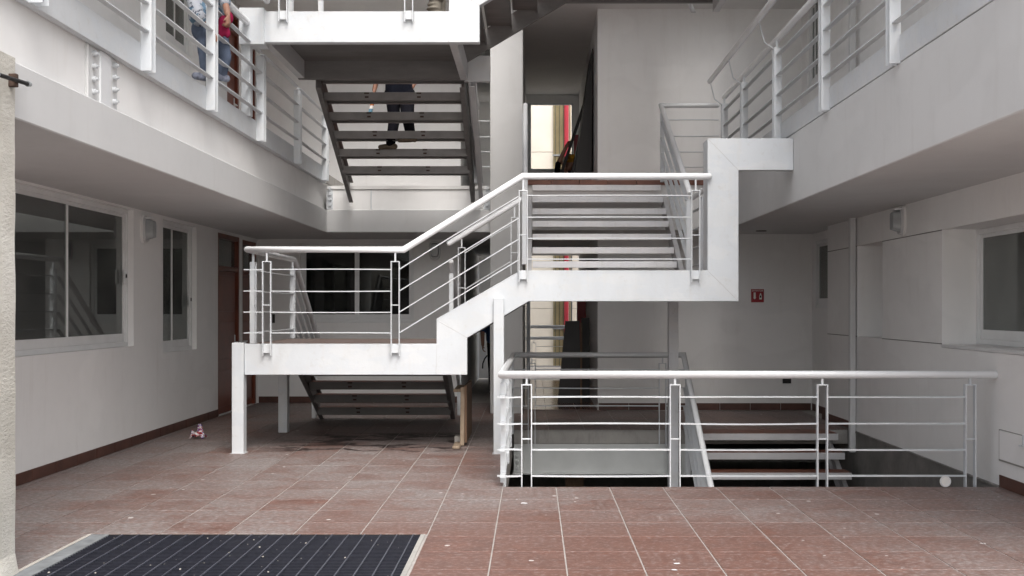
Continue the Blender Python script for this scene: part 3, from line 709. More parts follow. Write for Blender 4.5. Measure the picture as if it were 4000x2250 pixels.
YS = 11.10; SC_ = YS/4150
def fx(u): return (u*1.55280-2080)*SC_
def fz(v): return EYE-(v*1.55280-1203)*SC_
LAND, ULAND = fz(865), fz(680)
def staircase(dx, dz, name, label, lower_rises, ground_y, xs1, upper):
    S = thing(name, (-1+dx, 12, dz), label, 'staircase')
    X = lambda u: fx(u)+dx
    Z = lambda v: fz(v)+dz
    L, U = LAND+dz, ULAND+dz
    y0, y1 = YS, 13.05
    # front stringer: one folded plate girder
    if not upper:
        poly = [(615, 865), (1098, 865), (1098, 802), (1310, 680), (1780, 680), (1780, 348), (1996, 348), (1996, 428), (1858, 428), (1858, 758), (1330, 758), (1175, 850), (1175, 943), (615, 943)]
    else:
        poly = [(600, 865), (1098, 865), (1098, 802), (1310, 680), (1780, 680), (1858, 680), (1858, 758), (1330, 758), (1175, 850), (1175, 943), (600, 943)]
    m = MB(); m.prism([(X(a), Z(b)) for a, b in poly], FXZ, y0, y0+.10); m.build('front_girder', 'steel_white', S, bevel=.004)
    # weld seams at the mitres, ground almost flush
    for (a, b), (c, d) in (((1099, 805), (1174, 849)), ((1099, 866), (1097, 942)), ((1781, 681), (1857, 757)), ((1781, 349), (1857, 427))) if not upper else (((1099, 866), (1097, 942)), ((1099, 805), (1174, 849))):
        m = MB(); m.tube([(X(a), y0+.001, Z(b)), (X((a+c)/2)+.002, y0+.0005, Z((b+d)/2)), (X(c), y0+.001, Z(d))], .0032, 6); m.build('weld_seam', 'steel_light', S)
    # landings
    xl, xm, xu0, xu1 = X(615)+.01, X(1098), X(1320), X(1858)
    for (a0, a1, zt, zb_, zr) in ((xl, xm, L, L-.30, L-.30), (xu0, xu1, U, U-.06, U-.13)):
        m = MB(); m.box(a0, a1, y0+.101, y1-.06, zt-.075, zt-.013); m.build('landing_plate', 'steel_primer', S)
        n = max(2, round((a1-a0)/.45)); w = (a1-a0)/n
        for i in range(n):
            for j in range(4):
                t = MB(); t.box(a0+i*w+.003, a0+(i+1)*w-.003, y0+.103+j*.447+.002, y0+.103+(j+1)*.447-.002, zt-.0128, zt-.002); t.build('landing_tile', 'tile_dusty', S)
        m = MB(); m.box(a0, a1, y1-.058, y1, zr, zt); m.build('rear_girder', 'steel_primer', S, bevel=.003)
    m = MB(); m.box(xl, xl+.08, y0+.101, y1-.059, L-.29, L-.076); m.build('side_girder', 'steel_light' if not upper else 'steel_light', S)
    m = MB(); m.box(xm-.005, xm+.075, y0+.101, y1-.059, L-.315, L-.0761); m.build('side_girder', 'steel_primer' if not upper else 'steel_light', S)
    m = MB(); m.box(xu1-.08, xu1-.002, y0+.101, y1-.059, U-.25, U-.076); m.build('side_girder', 'steel_light', S)
    if not upper:
        m = MB(); m.box(X(1781), X(1857), y0+.11, y0+.30, Z(756), Z(349)); m.build('upright', 'steel_white', S)
    # flight 2 along x
    n2 = 4; rise2 = (U-L)/n2; run2 = .311; xs = X(1098)-.30
    for k in range(1, n2):
        x0 = xs+run2*k; z = L+rise2*k
        m = MB(); m.box(x0, x0+.30, y0+.102, y1-.06, z-.035, z-.012); m.box(x0, x0+.006, y0+.102, y1-.06, z-.075, z); m.box(x0+.294, x0+.30, y0+.102, y1-.06, z-.075, z); t = m.build('tread', 'steel_primer', S)
        c = MB(); c.box(x0+.008, x0+.292, y0+.104, y1-.062, z-.0118, z-.001); c.build('tread_tile', 'tile_plain', t)
    xr0, xr1 = X(1175)-.15, X(1330)+.36
    sl = .60; zb0 = L+.06-.15*sl
    m = MB(); zz = L+.062; xa = X(1175)-.35; xb_ = X(1330)+(.40 if upper else .02)
    m.prism([(xa, zz-.35*sl), (xb_, zz+(xb_-X(1175))*sl), (xb_, zz+(xb_-X(1175))*sl+.26), (xa, zz-.35*sl+.26)], FXZ, y1-.055, y1+.0); m.build('stringer', 'steel_primer', S)
    # flight 1 along y, down to the floor behind
    x0, x1 = xs1
    rise = (L-(0 if not upper else F2-.01))/lower_rises; run = (ground_y-y1)/(lower_rises-1)
    flight_y(S, x0+.03, x1-.03, y1+.02, L-rise, rise, run, lower_rises-1, 'tread_grey' if upper else 'steel_primer', 'tile_plain', tread_d=.27)
    zb0 = 0 if not upper else 3.05; ye = ground_y+.05 if not upper else 15.44
    zs = L-.40; 
    stringer_y(S, x0, y1, zs, ye, zb0, .30, 'steel_primer', 1); stringer_y(S, x1, y1, zs, ye, zb0, .30, 'steel_primer', -1)
    if upper:
        stringer_y(S, x1+.07, y1+.02, zs+.02, ye, zb0+.02, .28, 'steel_light', 1)
        m = MB(); m.box(x1-.005, -.52, y1+.002, y1+.10, L-.315, L); m.build('link_girder', 'steel_light', S, bevel=.004)
    # flight 3 along y, up to the next floor
    n3 = 7; F = F2-.05 if not upper else F2+3.41; rise3 = (F-U)/n3; run3 = .273
    x0, x1 = -.02+dx, 1.83+dx
    for k in range(n3):
        y = 13.30+run3*k; z = U+rise3*(k+1); d = .285 if k < n3-1 else .02
        m = MB(); m.box(x0+.02, x1-.02, y, y+.008, z-.080, z); m.box(x0+.02, x1-.02, y+.008, y+.045, z-.080, z-.074)
        if k < n3-1: m.box(x0+.02, x1-.02, y+.008, y+d, z-.035, z-.012); m.box(x0+.02, x1-.02, y+d, y+d+.006, z-.05, z)
        t = m.build('tread', 'steel_bright', S, bevel=.002)
        if k < n3-1:
            for q in range(4):
                w = (x1-x0-.04)/4; c = MB(); c.box(x0+.02+q*w+.003, x0+.02+(q+1)*w-.003, y+.010, y+d-.002, z-.0118, z-.001); c.build('tread_tile', 'tile_plain', t)
    for xx, o in ((x0+.008, 1), (x1-.008, -1)): stringer_y(S, xx, 13.06, U-.24, 14.93, F-.40, .27, 'steel_light', -o)
    return S
S1 = staircase(0, 0, 'staircase', 'white steel staircase with two landings rising from the courtyard to the second floor', 6, 14.45, (-2.90, -1.06), False)
# columns of the lower staircase
for (u0, u1, vt, y, zb) in ((585, 614.5, 862, YS-.03, 0), (1242, 1268, 750, YS-.06, 0)):
    m = MB(); x0, x1 = fx(u0), fx(u1); m.box(x0, x1, y, y+.12, zb, fz(vt)); m.build('column', 'steel_white', S1, bevel=.004)
    m = MB(); m.box(x0-.015, x1+.015, y-.015, y+.135, .0015, .006); m.build('base_plate', 'steel_light', S1)
m = MB(); m.box(-3.10, -2.99, 12.95, 13.07, 0, LAND-.30); m.build('column', 'steel_white', S1, bevel=.004)
m = MB(); m.box(1.675, 1.795, 13.06, 13.18, -3.4, ULAND-.13); m.build('column', 'steel_bright', S1, bevel=.004)
DX2, DZ2 = .13, 4.62-LAND
S2 = staircase(DX2, DZ2, 'staircase', 'upper white steel landing and dark open stair seen from below, near the top', 7, 14.97, (-2.66, -.84), True)
m = MB(); m.box(-3.06, -2.965, 11.16, 11.26, WF+.02, 4.62-.02); m.build('column', 'steel_white', S2, bevel=.004)
m = MB(); m.box(-3.06, -2.80, YS-.03, YS+.2, 4.27, 4.65); m.build('end_plate', 'steel_white', S2, bevel=.004)

# --- railing of the lower landing, flight two and the upper landing
r = Rail('railing', (-1, 11.05, LAND), 'white railing along the front of the lower and upper landings, bent up with the stair')
YR = 11.055; L, U = LAND, ULAND
r.hand([(-3.0, 14.85, 1.10), (-3.0, 13.38, 2.127), (-2.96, YR, 2.127), (-1.339, YR, 2.127), (-.10, YR, 2.891), (fx(1780)+.01, YR, 2.891)])
xp = [(-2.763, L), (-1.427, L), (-.0965, U-.0), (1.697, U)]
for x, b in xp: r.post(x, YR, b, 'x', z0=-.125, z1=.862 if b == L else .83, rail=.975, mid=.40 if b == L else .36)
r.bars((-3.0, YR, L), (-2.811, YR, L)); r.bars((-2.715, YR, L), (-1.474, YR, L)); r.bars((-1.379, YR, L+.005), (-.145, YR, L+.76)); r.bars((-.048, YR, U), (1.649, YR, U))
for y in (11.28, 13.22): r.post(-2.965 if y < 12 else -2.985, y, L, 'y', z0=0, z1=.862, rail=.975, mid=.40, foot=False)
r.bars((-2.965, 11.33, L), (-2.98, 13.17, L))
for q in BH: 
    m = MB(); m.bar((-3.0, 13.30, L+q), (-3.0, 14.85, L+q-1.05), .045, .010); m.build('bar', 'steel_white', r.o)
r.post(-3.0, 14.6, .25, 'y', z0=-.24, z1=.80, rail=None, mid=.3, foot=False)

# --- rear railing of flight two and left rail of flight three
r = Rail('railing', (-.5, 12.98, LAND), 'white railing behind the short flight, turning up the left side of the next flight')
r.hand([(-1.02, 12.99, 2.31), (-.10, 12.99, 2.87)])
r.hand([(-.09, 13.08, 2.95), (-.10, 14.9, 4.36), (-.10, 15.2, 4.36)])
r.post(-.865, 12.99, 1.40, 'x', z0=-.05, z1=.86, rail=.99, mid=.36, foot=False); r.post(-.22, 12.99, 1.83, 'x', z0=-.05, z1=.80, rail=.95, mid=.36, foot=False)
r.bars((-.82, 12.99, 1.42), (-.265, 12.99, 1.76)); 
r.post(-.10, 12.96, 2.0, 'y', z0=.05, z1=.98, rail=None, mid=.4, foot=False); r.post(-.12, 14.85, 3.38, 'y', z0=-.1, z1=.85, rail=.96, mid=.4, foot=False)
for q in BH:
    m = MB(); m.bar((-.10, 13.05, 1.98+q), (-.11, 14.8, 3.36+q), .045, .010); m.build('bar', 'steel_white', r.o)
# right rail of flight one
r = Rail('railing', (-1.0, 14, 0), 'white sloping rail on the right side of the dark lowest flight')
r.hand([(-1.0, 13.0, 2.09), (-1.0, 14.85, 1.08)])
r.post(-1.0, 13.1, L, 'y', z0=-.25, z1=.80, rail=None, mid=.4, foot=False); r.post(-1.0, 14.5, .30, 'y', z0=-.24, z1=.82, rail=None, mid=.4, foot=False)
for q in BH:
    m = MB(); m.bar((-1.0, 13.15, L+q), (-1.0, 14.5, .32+q), .045, .010); m.build('bar', 'steel_white', r.o)
# --- right rail of flight three with the guard on the second floor
r = Rail('railing', (1.85, 13.5, ULAND), 'white railing sloping up the right side of the upper flight to the second floor guard')
r.hand([(1.825, 12.35, 2.87), (1.81, 14.95, 4.37), (2.60, 14.95, 4.37)])
for q in BH:
    m = MB(); m.bar((1.83, 12.55, 2.0+q), (1.815, 14.9, 3.38+q), .045, .010); m.build('bar', 'steel_white', r.o)
r.post(1.825, 12.45, 1.93, 'y', z0=0, z1=.86, rail=None, mid=.4, foot=False); r.post(1.82, 14.90, 3.39, 'y', z0=-.1, z1=.86, rail=None, mid=.4, foot=False)
r.bars((1.84, 14.95, 3.39), (2.62, 14.95, 3.39))
r.post(1.93, 12.0, U, 'y', z0=-.1, z1=.86, rail=None, mid=.36, foot=False); r.bars((1.95, 11.25, U), (1.95, 12.95, U))
r.hand([(1.95, 11.2, 2.86), (1.95, 12.95, 2.86)], r=.03)
# --- balcony railings
def balcony_railing(x, ys, s, label, y_end_rail, y_end, tops):
    r = Rail('railing', (x, 9, WF), label)
    xi = x-s*0.0
    r.hand([(x+.02*s, YN, 4.495), (x+.02*s, y_end_rail, 4.495)])
    inner = x-s*.19
    r.hand([(inner, YN, 4.72), (inner, y_end_rail, 4.72)])
    for y in ys:
        free = y < y_end_rail
        p = r.post(x, y, WF, 'y', z0=-.185, z1=.86 if free else tops, rail=.97 if free else None, mid=.41, foot=False, depth=.085)
        if free:
            m = MB(); m.bar((x-s*.02, y+.04, WF+.855), (x-s*.13, y+.04, WF+.935), .030, .009); m.bar((x-s*.13, y+.04, WF+.935), (inner, y+.04, 4.69), .030, .009, up=(1, 0, 0)); m.build('bracket', 'steel_white', p)
    yy = [YN]+[q for y in ys for q in (y-.047, y+.047)]+[y_end]
    for i in range(0, len(yy), 2):
        if yy[i+1]-yy[i] > .1: r.bars((x, yy[i], WF), (x, yy[i+1], WF), w=.05)
    return r
balcony_railing(2.692, (6.02, 7.93, 9.80, 11.70, 13.52, 14.9), 1, 'white railing of the right balcony with a second bracketed handrail', 15.0, 15.0, .8)
balcony_railing(-2.955, (6.36, 8.17, 9.80, 11.58, 13.38, 15.15), -1, 'white railing along the left balcony, running under the upper landing', 11.06, 15.4, .74)
# --- upper landing railing (mostly above the frame)
r = Rail('railing', (-1, 11.05, 4.62), 'white railing of the upper landing at the top edge, only post feet in view')
L2, U2 = LAND+DZ2, ULAND+DZ2
r.hand([(-2.9, 13.0, L2+.98), (-2.9, YR, L2+.98), (-1.339+DX2, YR, L2+.98), (-.10+DX2, YR, U2+.98), (1.9, YR, U2+.98)])
for x, b in ((-2.595, L2), (-1.287, L2), (.03, U2), (1.7, U2)): r.post(x, YR, b, 'x', z0=-.125, z1=.86, rail=.975, mid=.4)
r.bars((-2.548, YR, L2), (-1.334, YR, L2)); r.bars((-2.95, YR, L2), (-2.642, YR, L2)); r.bars((-1.24, YR, L2+.005), (-.02, YR, L2+.76)); r.bars((.08, YR, U2), (1.65, YR, U2))
for y in (11.4, 12.95): r.post(-2.62 if y < 12 else -2.6, y+.1, L2, 'y', z0=0, z1=.86, rail=.97, mid=.4, foot=False)
# --- rails beside the dark upper stair
r = Rail('railing', (-.8, 15.2, F2), 'white guard with thin bars between the dark upper stair and the tall column')
r.bars((-.80, 15.38, 3.45), (-.612, 15.38, 3.45)); r.post(-.80, 15.0, 3.40, 'y', z0=-.12, z1=.86, rail=None, mid=.4, foot=False)
r.hand([(-.80, 13.1, 5.56), (-.80, 14.9, 4.42), (-.80, 15.4, 4.42)], mat='steel_light')
for q in BH:
    m = MB(); m.bar((-.80, 13.2, 4.55+q), (-.80, 14.95, 3.43+q), .045, .010); m.build('bar', 'steel_light', r.o)
m = MB(); m.bar((-2.70, 13.2, 4.90), (-2.70, 14.95, 3.80), .08, .30); m.build('side_plate', 'steel_light', r.o) if False else None

# ---- stair down to the basement
SD = thing('staircase', (2.8, 12, -1), 'steel stair with red tiled treads going down into the stairwell', 'staircase')
for k in range(13):
    y = 12.85-.27*k; z = -.195*k; x0, x1 = 1.98, 3.70
    m = MB(); m.box(x0, x1, y, y+.008, z-.080, z); m.box(x0, x1, y+.008, y+.05, z-.080, z-.074); dd = .28 if k else .45; m.box(x0, x1, y+.008, y+dd, z-.035, z-.012); t = m.build('tread', 'steel_light', SD, bevel=.002)
    for q in range(4):
        w = (x1-x0)/4; c = MB(); c.box(x0+q*w+.003, x0+(q+1)*w-.003, y+.01, y+dd, z-.0118, z-.001); c.build('tread_tile', 'tile_plain', t)
for xx, o in ((1.965, 1), (3.715, -1)): stringer_y(SD, xx, 9.55, -2.75, 13.25, -.10-.26, .26, 'steel_light', o)

# ------------------------------------------------------------------ drain grate
GR = thing('floor_grate', (-1.8, 5.9, 0), 'dark steel floor grate with galvanised edge strip in the foreground', 'grate')
gx0, gx1, gy0, gy1 = -2.845, -.752, 4.6, 7.145
m = MB(); y = gy0
while y < gy1-.01:
    m.box(gx0, gx1, y, y+.007, -.035, -.006); y += .036
tag(m.build('bearing_bars', 'grate_steel', GR), kind='stuff')
x = gx0+.09; k = 0
while x < gx1:
    m = MB(); m.bar((x, gy0, -.005), (x, gy1, -.005), .007, .008); m.build('cross_rod', 'grate_rod', GR); x += .1085
m = MB(); m.box(GRATE[0]+.03, gx0-.004, gy0, gy1, -.035, -.002); m.build('edge_strip', 'galv', GR, bevel=.002)
m = MB(); m.box(GRATE[0], GRATE[0]+.028, gy0, gy1+.004, -.04, -.001); m.build('edge_strip', 'concrete_light', GR)
m = MB(); m.box(gx1+.001, GRATE[1]-.001, gy0, gy1, -.04, -.0015); m.build('edge_strip', 'concrete_pale', GR)
m = MB(); m.box(GRATE[0]-.02, GRATE[1]+.02, gy0-.02, gy1+.03, -.62, -.60); m.box(GRATE[0]-.03, GRATE[0], gy0, gy1+.02, -.6, -.006); m.box(GRATE[1], GRATE[1]+.03, gy0, gy1+.02, -.6, -.006); m.box(GRATE[0], GRATE[1], gy1+.005, gy1+.03, -.6, -.006); m.box(GRATE[0], GRATE[1], gy0-.03, gy0-.005, -.6, -.006); m.build('drain_pit', 'black', GR)
m = MB()
for k in range(45):
    a, b = random.uniform(gx0+.05, gx1-.05), random.uniform(5.8, 7.1); s = random.choice((.002, .0025, .003, .005)); m.obox((a, b, -.0035+s*.3), (1, random.uniform(-1, 1), 0), (random.uniform(-.2, .2), 1, .2), (0, -.2, 1), s, s*.8, s*.4)
tag(m.build('debris', 'concrete_light', GR), kind='stuff')

# ------------------------------------------------------------------ wall lamps
def wall_lamp(loc, n, label):
    """oval bulkhead lamp; n = outward direction"""
    o = thing('wall_lamp', loc, label, 'lamp', 'oval bulkhead wall lamps')
    n = Vector(n); s = Vector((0, 0, 1)).cross(n); c = Vector(loc)
    def oval(w, h, d0, d1, k=1.0):
        m = MB(); A = []; B = []; N = 28
        for i in range(N):
            t = 2*math.pi*i/N; cu = math.copysign(abs(math.cos(t))**.6, math.cos(t)); su = math.copysign(abs(math.sin(t))**.6, math.sin(t))
            A.append(c+s*(w*cu)+Vector((0, 0, h*su))+n*d0); B.append(c+s*(w*cu*k)+Vector((0, 0, h*su*k))+n*d1)
        m.add(A+B, [(i, (i+1) % N, N+(i+1) % N, N+i) for i in range(N)]+[tuple(range(N, 2*N))], False); return m
    oval(.105, .165, 0, .025).build('base', 'plaster', o); oval(.092, .150, .025, .045, .92).build('rim', 'steel_light', o)
    m = oval(.068, .118, .045, .125, .8); m.build('glass_cover', 'lamp_glass', o)
    for k in range(7):
        q = -.042+.014*k; m = MB(); m.bar(c+s*q+n*.124+Vector((0, 0, -.09)), c+s*q+n*.124+Vector((0, 0, .08)), .005, .006, up=n); m.build('rib', 'lamp_glass', o)
    m = MB(); m.bar(c+n*.070+Vector((0, 0, .125))-s*.06, c+n*.070+Vector((0, 0, .125))+s*.06, .10, .02); m.build('hood', 'alu', o)
wall_lamp((XL, 12.02, 2.41), (1, 0, 0), 'oval wall lamp on the left wall between the two sliding windows')
wall_lamp((-1.56, YBL, 2.44), (0, -1, 0), 'oval wall lamp on the back wall behind the short stair flight')
wall_lamp((XR, 11.38, 2.45), (-1, 0, 0), 'oval wall lamp high on the right wall above the recessed panel')
o = thing('ceiling_fitting', (3.2, 15.0, SOF), 'small dark round fitting under the right balcony soffit', 'fitting')
m = MB(); m.cyl((3.25, 15.1, SOF), (3.25, 15.1, SOF-.012), .075, seg=24); m.build('ring', 'concrete', o)

# ------------------------------------------------------------------ extinguisher sign
SG = thing('sign', (3.345, YBR, 1.70), 'small red fire extinguisher sign on the back wall', 'sign')
m = MB(); m.box(3.25, 3.44, YBR-.008, YBR-.001, 1.605, 1.80); m.build('plate', 'sign_red', SG)
m = MB(); m.prism([(3.287, 1.75), (3.318, 1.75), (3.318, 1.672), (3.325, 1.672), (3.3025, 1.648), (3.28, 1.672), (3.287, 1.672)], FXZ, YBR-.0095, YBR-.0082); m.build('arrow', 'sign_white', SG)
m = MB(); m.prism([(3.372, 1.648), (3.408, 1.648), (3.41, 1.70), (3.40, 1.722), (3.396, 1.74), (3.384, 1.74), (3.38, 1.722), (3.37, 1.70)], FXZ, YBR-.0095, YBR-.0082); m.build('extinguisher_symbol', 'sign_white', SG)
m = MB(); m.prism([(3.378, 1.672), (3.402, 1.672), (3.402, 1.705), (3.378, 1.705)], FXZ, YBR-.0105, YBR-.0097); m.build('symbol_label', 'sign_dark', SG)
cu = bpy.data.curves.new('sign_text', 'FONT'); cu.body = 'EXTINTOR'; cu.size = .034; cu.align_x = 'CENTER'; cu.extrude = .0004
to = bpy.data.objects.new('lettering', cu); COL.objects.link(to); to.location = (3.345, YBR-.0095, 1.765); to.rotation_euler = (R(90), 0, 0)
dg = bpy.context.evaluated_depsgraph_get(); me = bpy.data.meshes.new_from_object(to.evaluated_get(dg)); mw = Matrix.Translation(to.location) @ to.rotation_euler.to_matrix().to_4x4()
bpy.data.objects.remove(to); me.transform(mw); me.materials.clear(); me.materials.append(MT['sign_white'])
to = bpy.data.objects.new('lettering', me); COL.objects.link(to); attach(to, SG)

# ------------------------------------------------------------------ light well behind the passage
YE = 28.0
EW = thing('courtyard_wall', (.5, YE, 0), 'sunlit cream panelled wall seen through the passage', 'wall')
for zr in ((0, 1.5), (1.512, 3.0), (3.012, 5.02), (5.032, 5.62), (5.632, 8)):
    m = MB(); m.box(-4, 5, YE, YE+.15, zr[0], zr[1]); m.build('panel', 'cream_wall', EW, bevel=.004)
m = MB(); m.box(-4, 5, YE+.02, YE+.16, 0, 8); m.build('backing', 'concrete_light', EW)
ORD = ('leftmost', 'second', 'third', 'fourth', 'fifth', 'sixth', 'seventh', 'eighth')
for i in range(8):
    x = .565+i*.036; t = tag(MB().cyl((x, YE-.07+random.uniform(-.01, .01), 0), (x, YE-.07, 8), .0165, seg=8).build('conduit', 'conduit_tan' if i % 3 != 1 else 'conduit_dark'),
        ORD[i]+(' ' if i == 0 else ' from the left ')+'thin conduit in the bundle left of the red pipe', 'conduit', 'conduits on the far wall')
tag(MB().cyl((.89, YE-.14, 0), (.89, YE-.14, 8), .062, seg=18).build('riser_pipe', 'red_pipe'), 'thick red riser pipe on the cream wall beyond the passage', 'pipe')
tag(MB().cyl((.985, YE-.07, 0), (.985, YE-.07, 8), .0165, seg=8).build('conduit', 'conduit_tan'), 'single thin tan conduit right of the red pipe', 'conduit', 'conduits on the far wall')
for z in (.98, 4.32, 5.53):
    tag(MB().box(.53, 1.02, YE-.115, YE-.092, z-.02, z+.02).build('pipe_clamp', 'galv'), {.98: 'metal strap across the conduits at ground floor', 4.32: 'lower metal strap across the conduits at second floor', 5.53: 'upper metal strap across the conduits at second floor'}[z], 'strap', 'straps on the conduits')
r = Rail('railing', (.4, 22.6, 0), 'small white railing outside the far end of the passage', None)
r.hand([(-.12, 22.6, 1.12), (.9, 22.6, 1.12)]); r.hand([(-.12, 22.75, .875), (.9, 22.75, .875)])
r.post(.03, 22.6, 0, 'x', z0=0, z1=.78, rail=.86, mid=.4, foot=False); r.bars((.08, 22.6, 0), (.9, 22.6, 0), (.15, .45, .70))
tag(MB().box(.74, .86, 19.0, 19.2, F2, 4.62).build('hydrant_cabinet', 'sign_red', bevel=.01), 'narrow red cabinet on the second floor passage wall', 'cabinet')
tag(MB().box(.80, .955, 19.0, 19.2, .3, 2.2).build('hydrant_cabinet', 'sign_red', bevel=.01), 'narrow red cabinet on the ground floor passage wall', 'cabinet')

# ------------------------------------------------------------------ boards, planks, litter
BP = thing('boards', (.65, 17, 0), 'dark boards leaning together at the right of the ground passage', 'boards')
for (x0, x1, xt0, xt1, y, h, lean) in ((.40, .78, .53, .76, 16.95, 1.31, .22), (.74, .93, .80, .93, 17.15, 1.36, .2)):
    m = MB(); m.add([(x0, y, .001), (x1, y, .001), (xt1, y+lean, h), (xt0, y+lean, h), (x0, y+.02, .001), (x1, y+.02, .001), (xt1, y+lean+.02, h), (xt0, y+lean+.02, h)], [(0, 1, 2, 3), (7, 6, 5, 4), (0, 4, 5, 1), (1, 5, 6, 2), (2, 6, 7, 3), (3, 7, 4, 0)]); m.build('board', 'black_board', BP)
m = MB(); m.bar((.775, 16.93, .002), (.785, 17.12, 1.28), .025, .03, up=(1, 0, 0)); m.build('batten', 'wood_brown', BP)
BQ = thing('boards', (.9, 17, F2), 'tall dark boards leaning on the right wall of the second floor passage', 'boards')
for k in range(2):
    m = MB(); y = 16.8+.25*k; m.add([(.62-.08*k, y, F2+.001), (.93, y, F2+.001), (.955, y, 5.62-.5*k), (.94, y, 5.62-.5*k), (.62-.08*k, y+1.2, F2+.001), (.93, y+1.2, F2+.001), (.955, y+1.2, 5.62-.5*k), (.94, y+1.2, 5.62-.5*k)], [(0, 1, 2, 3), (7, 6, 5, 4), (0, 4, 5, 1), (1, 5, 6, 2), (2, 6, 7, 3), (3, 7, 4, 0)]); m.build('board', 'black_board', BQ)
# timber trestle beside the lowest flight
TR = thing('timber_prop', (-.78, 12.3, 0), 'upright pale timber frame leaning beside the dark stair', 'timber')
def tx(u, Y): return (u-2080)*Y/4150
def tz(v, Y): return EYE-(v-1203)*Y/4150
m = MB(); m.bar((-.775, 11.72, .002), (-.775, 11.80, .64), .045, .05, up=(0, 1, 0)); m.build('upright', 'wood', TR, bevel=.003)
m = MB(); m.box(-.752, -.727, 11.75, 12.75, .03, .66); m.build('panel', 'wood_brown', TR)
m = MB(); m.box(-.88, -.79, 11.82, 12.5, .585, .615); m.build('shelf_board', 'wood', TR, bevel=.003)
tag(MB().box(-.865, -.785, 11.45, 11.85, .001, .028).build('plank', 'wood', bevel=.004), 'short pale plank lying on the floor at the foot of the timber', 'plank')
tag(MB().box(-.875, -.80, 11.90, 12.02, .001, .085).build('block', 'concrete_light', bevel=.006), 'small pale block on the floor behind the short plank', 'block')
PK = MB(); PK.obox((.57, 13.95, -1.95), (1, 0, .02), (0, 1, .12), (-.02, -.12, 1), .118, .02, 1.44)
tag(PK.build('plank', 'wood_brown'), 'brown plank standing in the dark basement under the floor beam', 'plank')
# crumpled wrapper
m = MB(); N = 9; vs = []; fs = []
wx, wy = tx(774, 12.35), 12.35
for i in range(N):
    for j in range(N):
        a, b = (i/(N-1)-.5), (j/(N-1)-.5); h = max(0, .11*(1-2.6*(a*a+b*b)))*(1+.5*math.sin(9*a+4*b))+random.uniform(0, .03)
        vs.append((wx+a*.16+random.uniform(-.008, .008), wy+b*.15+random.uniform(-.008, .008), .003+h))
for i in range(N-1):
    for j in range(N-1): fs.append((i*N+j, (i+1)*N+j, (i+1)*N+j+1, i*N+j+1))
m.add(vs, fs); tag(m.build('wrapper', 'wrapper'), 'crumpled red, white and purple wrapper on the floor by the left wall', 'wrapper')
# round white lid leaning at the edge
LD = thing('lid', (tx(3693, 9.0), 9.0, .0), 'round white disc standing on edge beside the last railing post', 'lid')
c = Vector((tx(3693, 9.0), 9.0, .050))
m = MB(); m.cyl(c+Vector((0, -.004, 0)), c+Vector((0, .006, .0004)), .0475, seg=32); m.build('disc', 'sign_white', LD, bevel=.002)
m = MB(); N = 32; A = []; 
for k in range(N): 
    t = 2*math.pi*k/N; A.append(c+Vector((.041*math.cos(t), -.006, .041*math.sin(t))))
m.tube(A+[A[0]], .0025, 6); m.build('rim', 'steel_white', LD)
# black rod on the pillar
RD = thing('rod', (-2.98, 6.05, 2.83), 'black metal rod with a knobbed tip sticking out past the stucco pillar', 'rod')
m = MB(); m.cyl((-2.895, 5.60, 2.775), (-2.933, 6.17, 2.822), .012, seg=12); m.build('shaft', 'black', RD)
m = MB(); m.cyl((-2.933, 6.17, 2.822), (-2.935, 6.205, 2.825), .017, .013, seg=12); m.build('tip', 'galv', RD)
m = MB(); m.cyl((-2.903, 5.72, 2.785), (-2.906, 5.775, 2.789), .016, seg=12); m.build('collar', 'galv', RD)
m = MB(); m.box(-2.975, -2.925, 6.02, 6.05, 2.775, 2.85); m.build('mount', 'rust', RD, bevel=.004)
# floor paint blobs that stand proud
for (u, v, w) in ((2046, 1966, .036), (1722, 1926, .016), (2644, 2202, .026), (2634, 2227, .022), (2018, 1951, .012)):
    Y = EYE*4150/(v-1203); X = (u-2080)*Y/4150; m = MB(); A = []
    for k in range(14):
        t = 2*math.pi*k/14; rr = random.uniform(.6, 1); A.append((X+w*rr*math.cos(t), Y+w*.8*rr*math.sin(t), .0022))
    m.add(A, [tuple(range(14))]); q = m.build('paint_spill', 'steel_bright', floor)

# ------------------------------------------------------------------ people
def figure(m_list, parent):
    m_list = [(n, b, mt, v) for n, q, mt, v in m_list for b in (q if isinstance(q, list) else [q])]
    for name, mb, mat, vox in m_list:
        o = mb.build(name, mat, parent)
        rm = o.modifiers.new('remesh', 'REMESH'); rm.mode = 'VOXEL'; rm.voxel_size = vox; rm.use_smooth_shade = True
        s = o.modifiers.new('smooth', 'SMOOTH'); s.factor = .5; s.iterations = 4
def hand(m, w, d, p, curl=.5, side=1):
    """w wrist, d direction of fingers, p palm normal"""
    w, d, p = Vector(w), Vector(d).normalized(), Vector(p).normalized(); s = d.cross(p).normalized()*side
    for k in range(4): m.cap(w+s*(.012*(k-1.5)), w+d*.075+s*(.018*(k-1.5)), .016, .013)
    for k, ln in enumerate((.068, .078, .072, .056)):
        b = w+d*.08+s*(.019*(k-1.5)); e = b+(d*math.cos(curl)+p*math.sin(curl))*ln*.5; f = e+(d*math.cos(curl*2.4)+p*math.sin(curl*2.4))*ln*.5
        m.cap(b, e, .010, .009); m.cap(e, f, .009, .007)
    t0 = w+d*.02-s*.028; t1 = t0+(d*.7-s*.6+p*.4).normalized()*.045; t2 = t1+(d*.8+p*.6).normalized()*.03
    m.cap(t0, t1, .013, .011); m.cap(t1, t2, .011, .008)
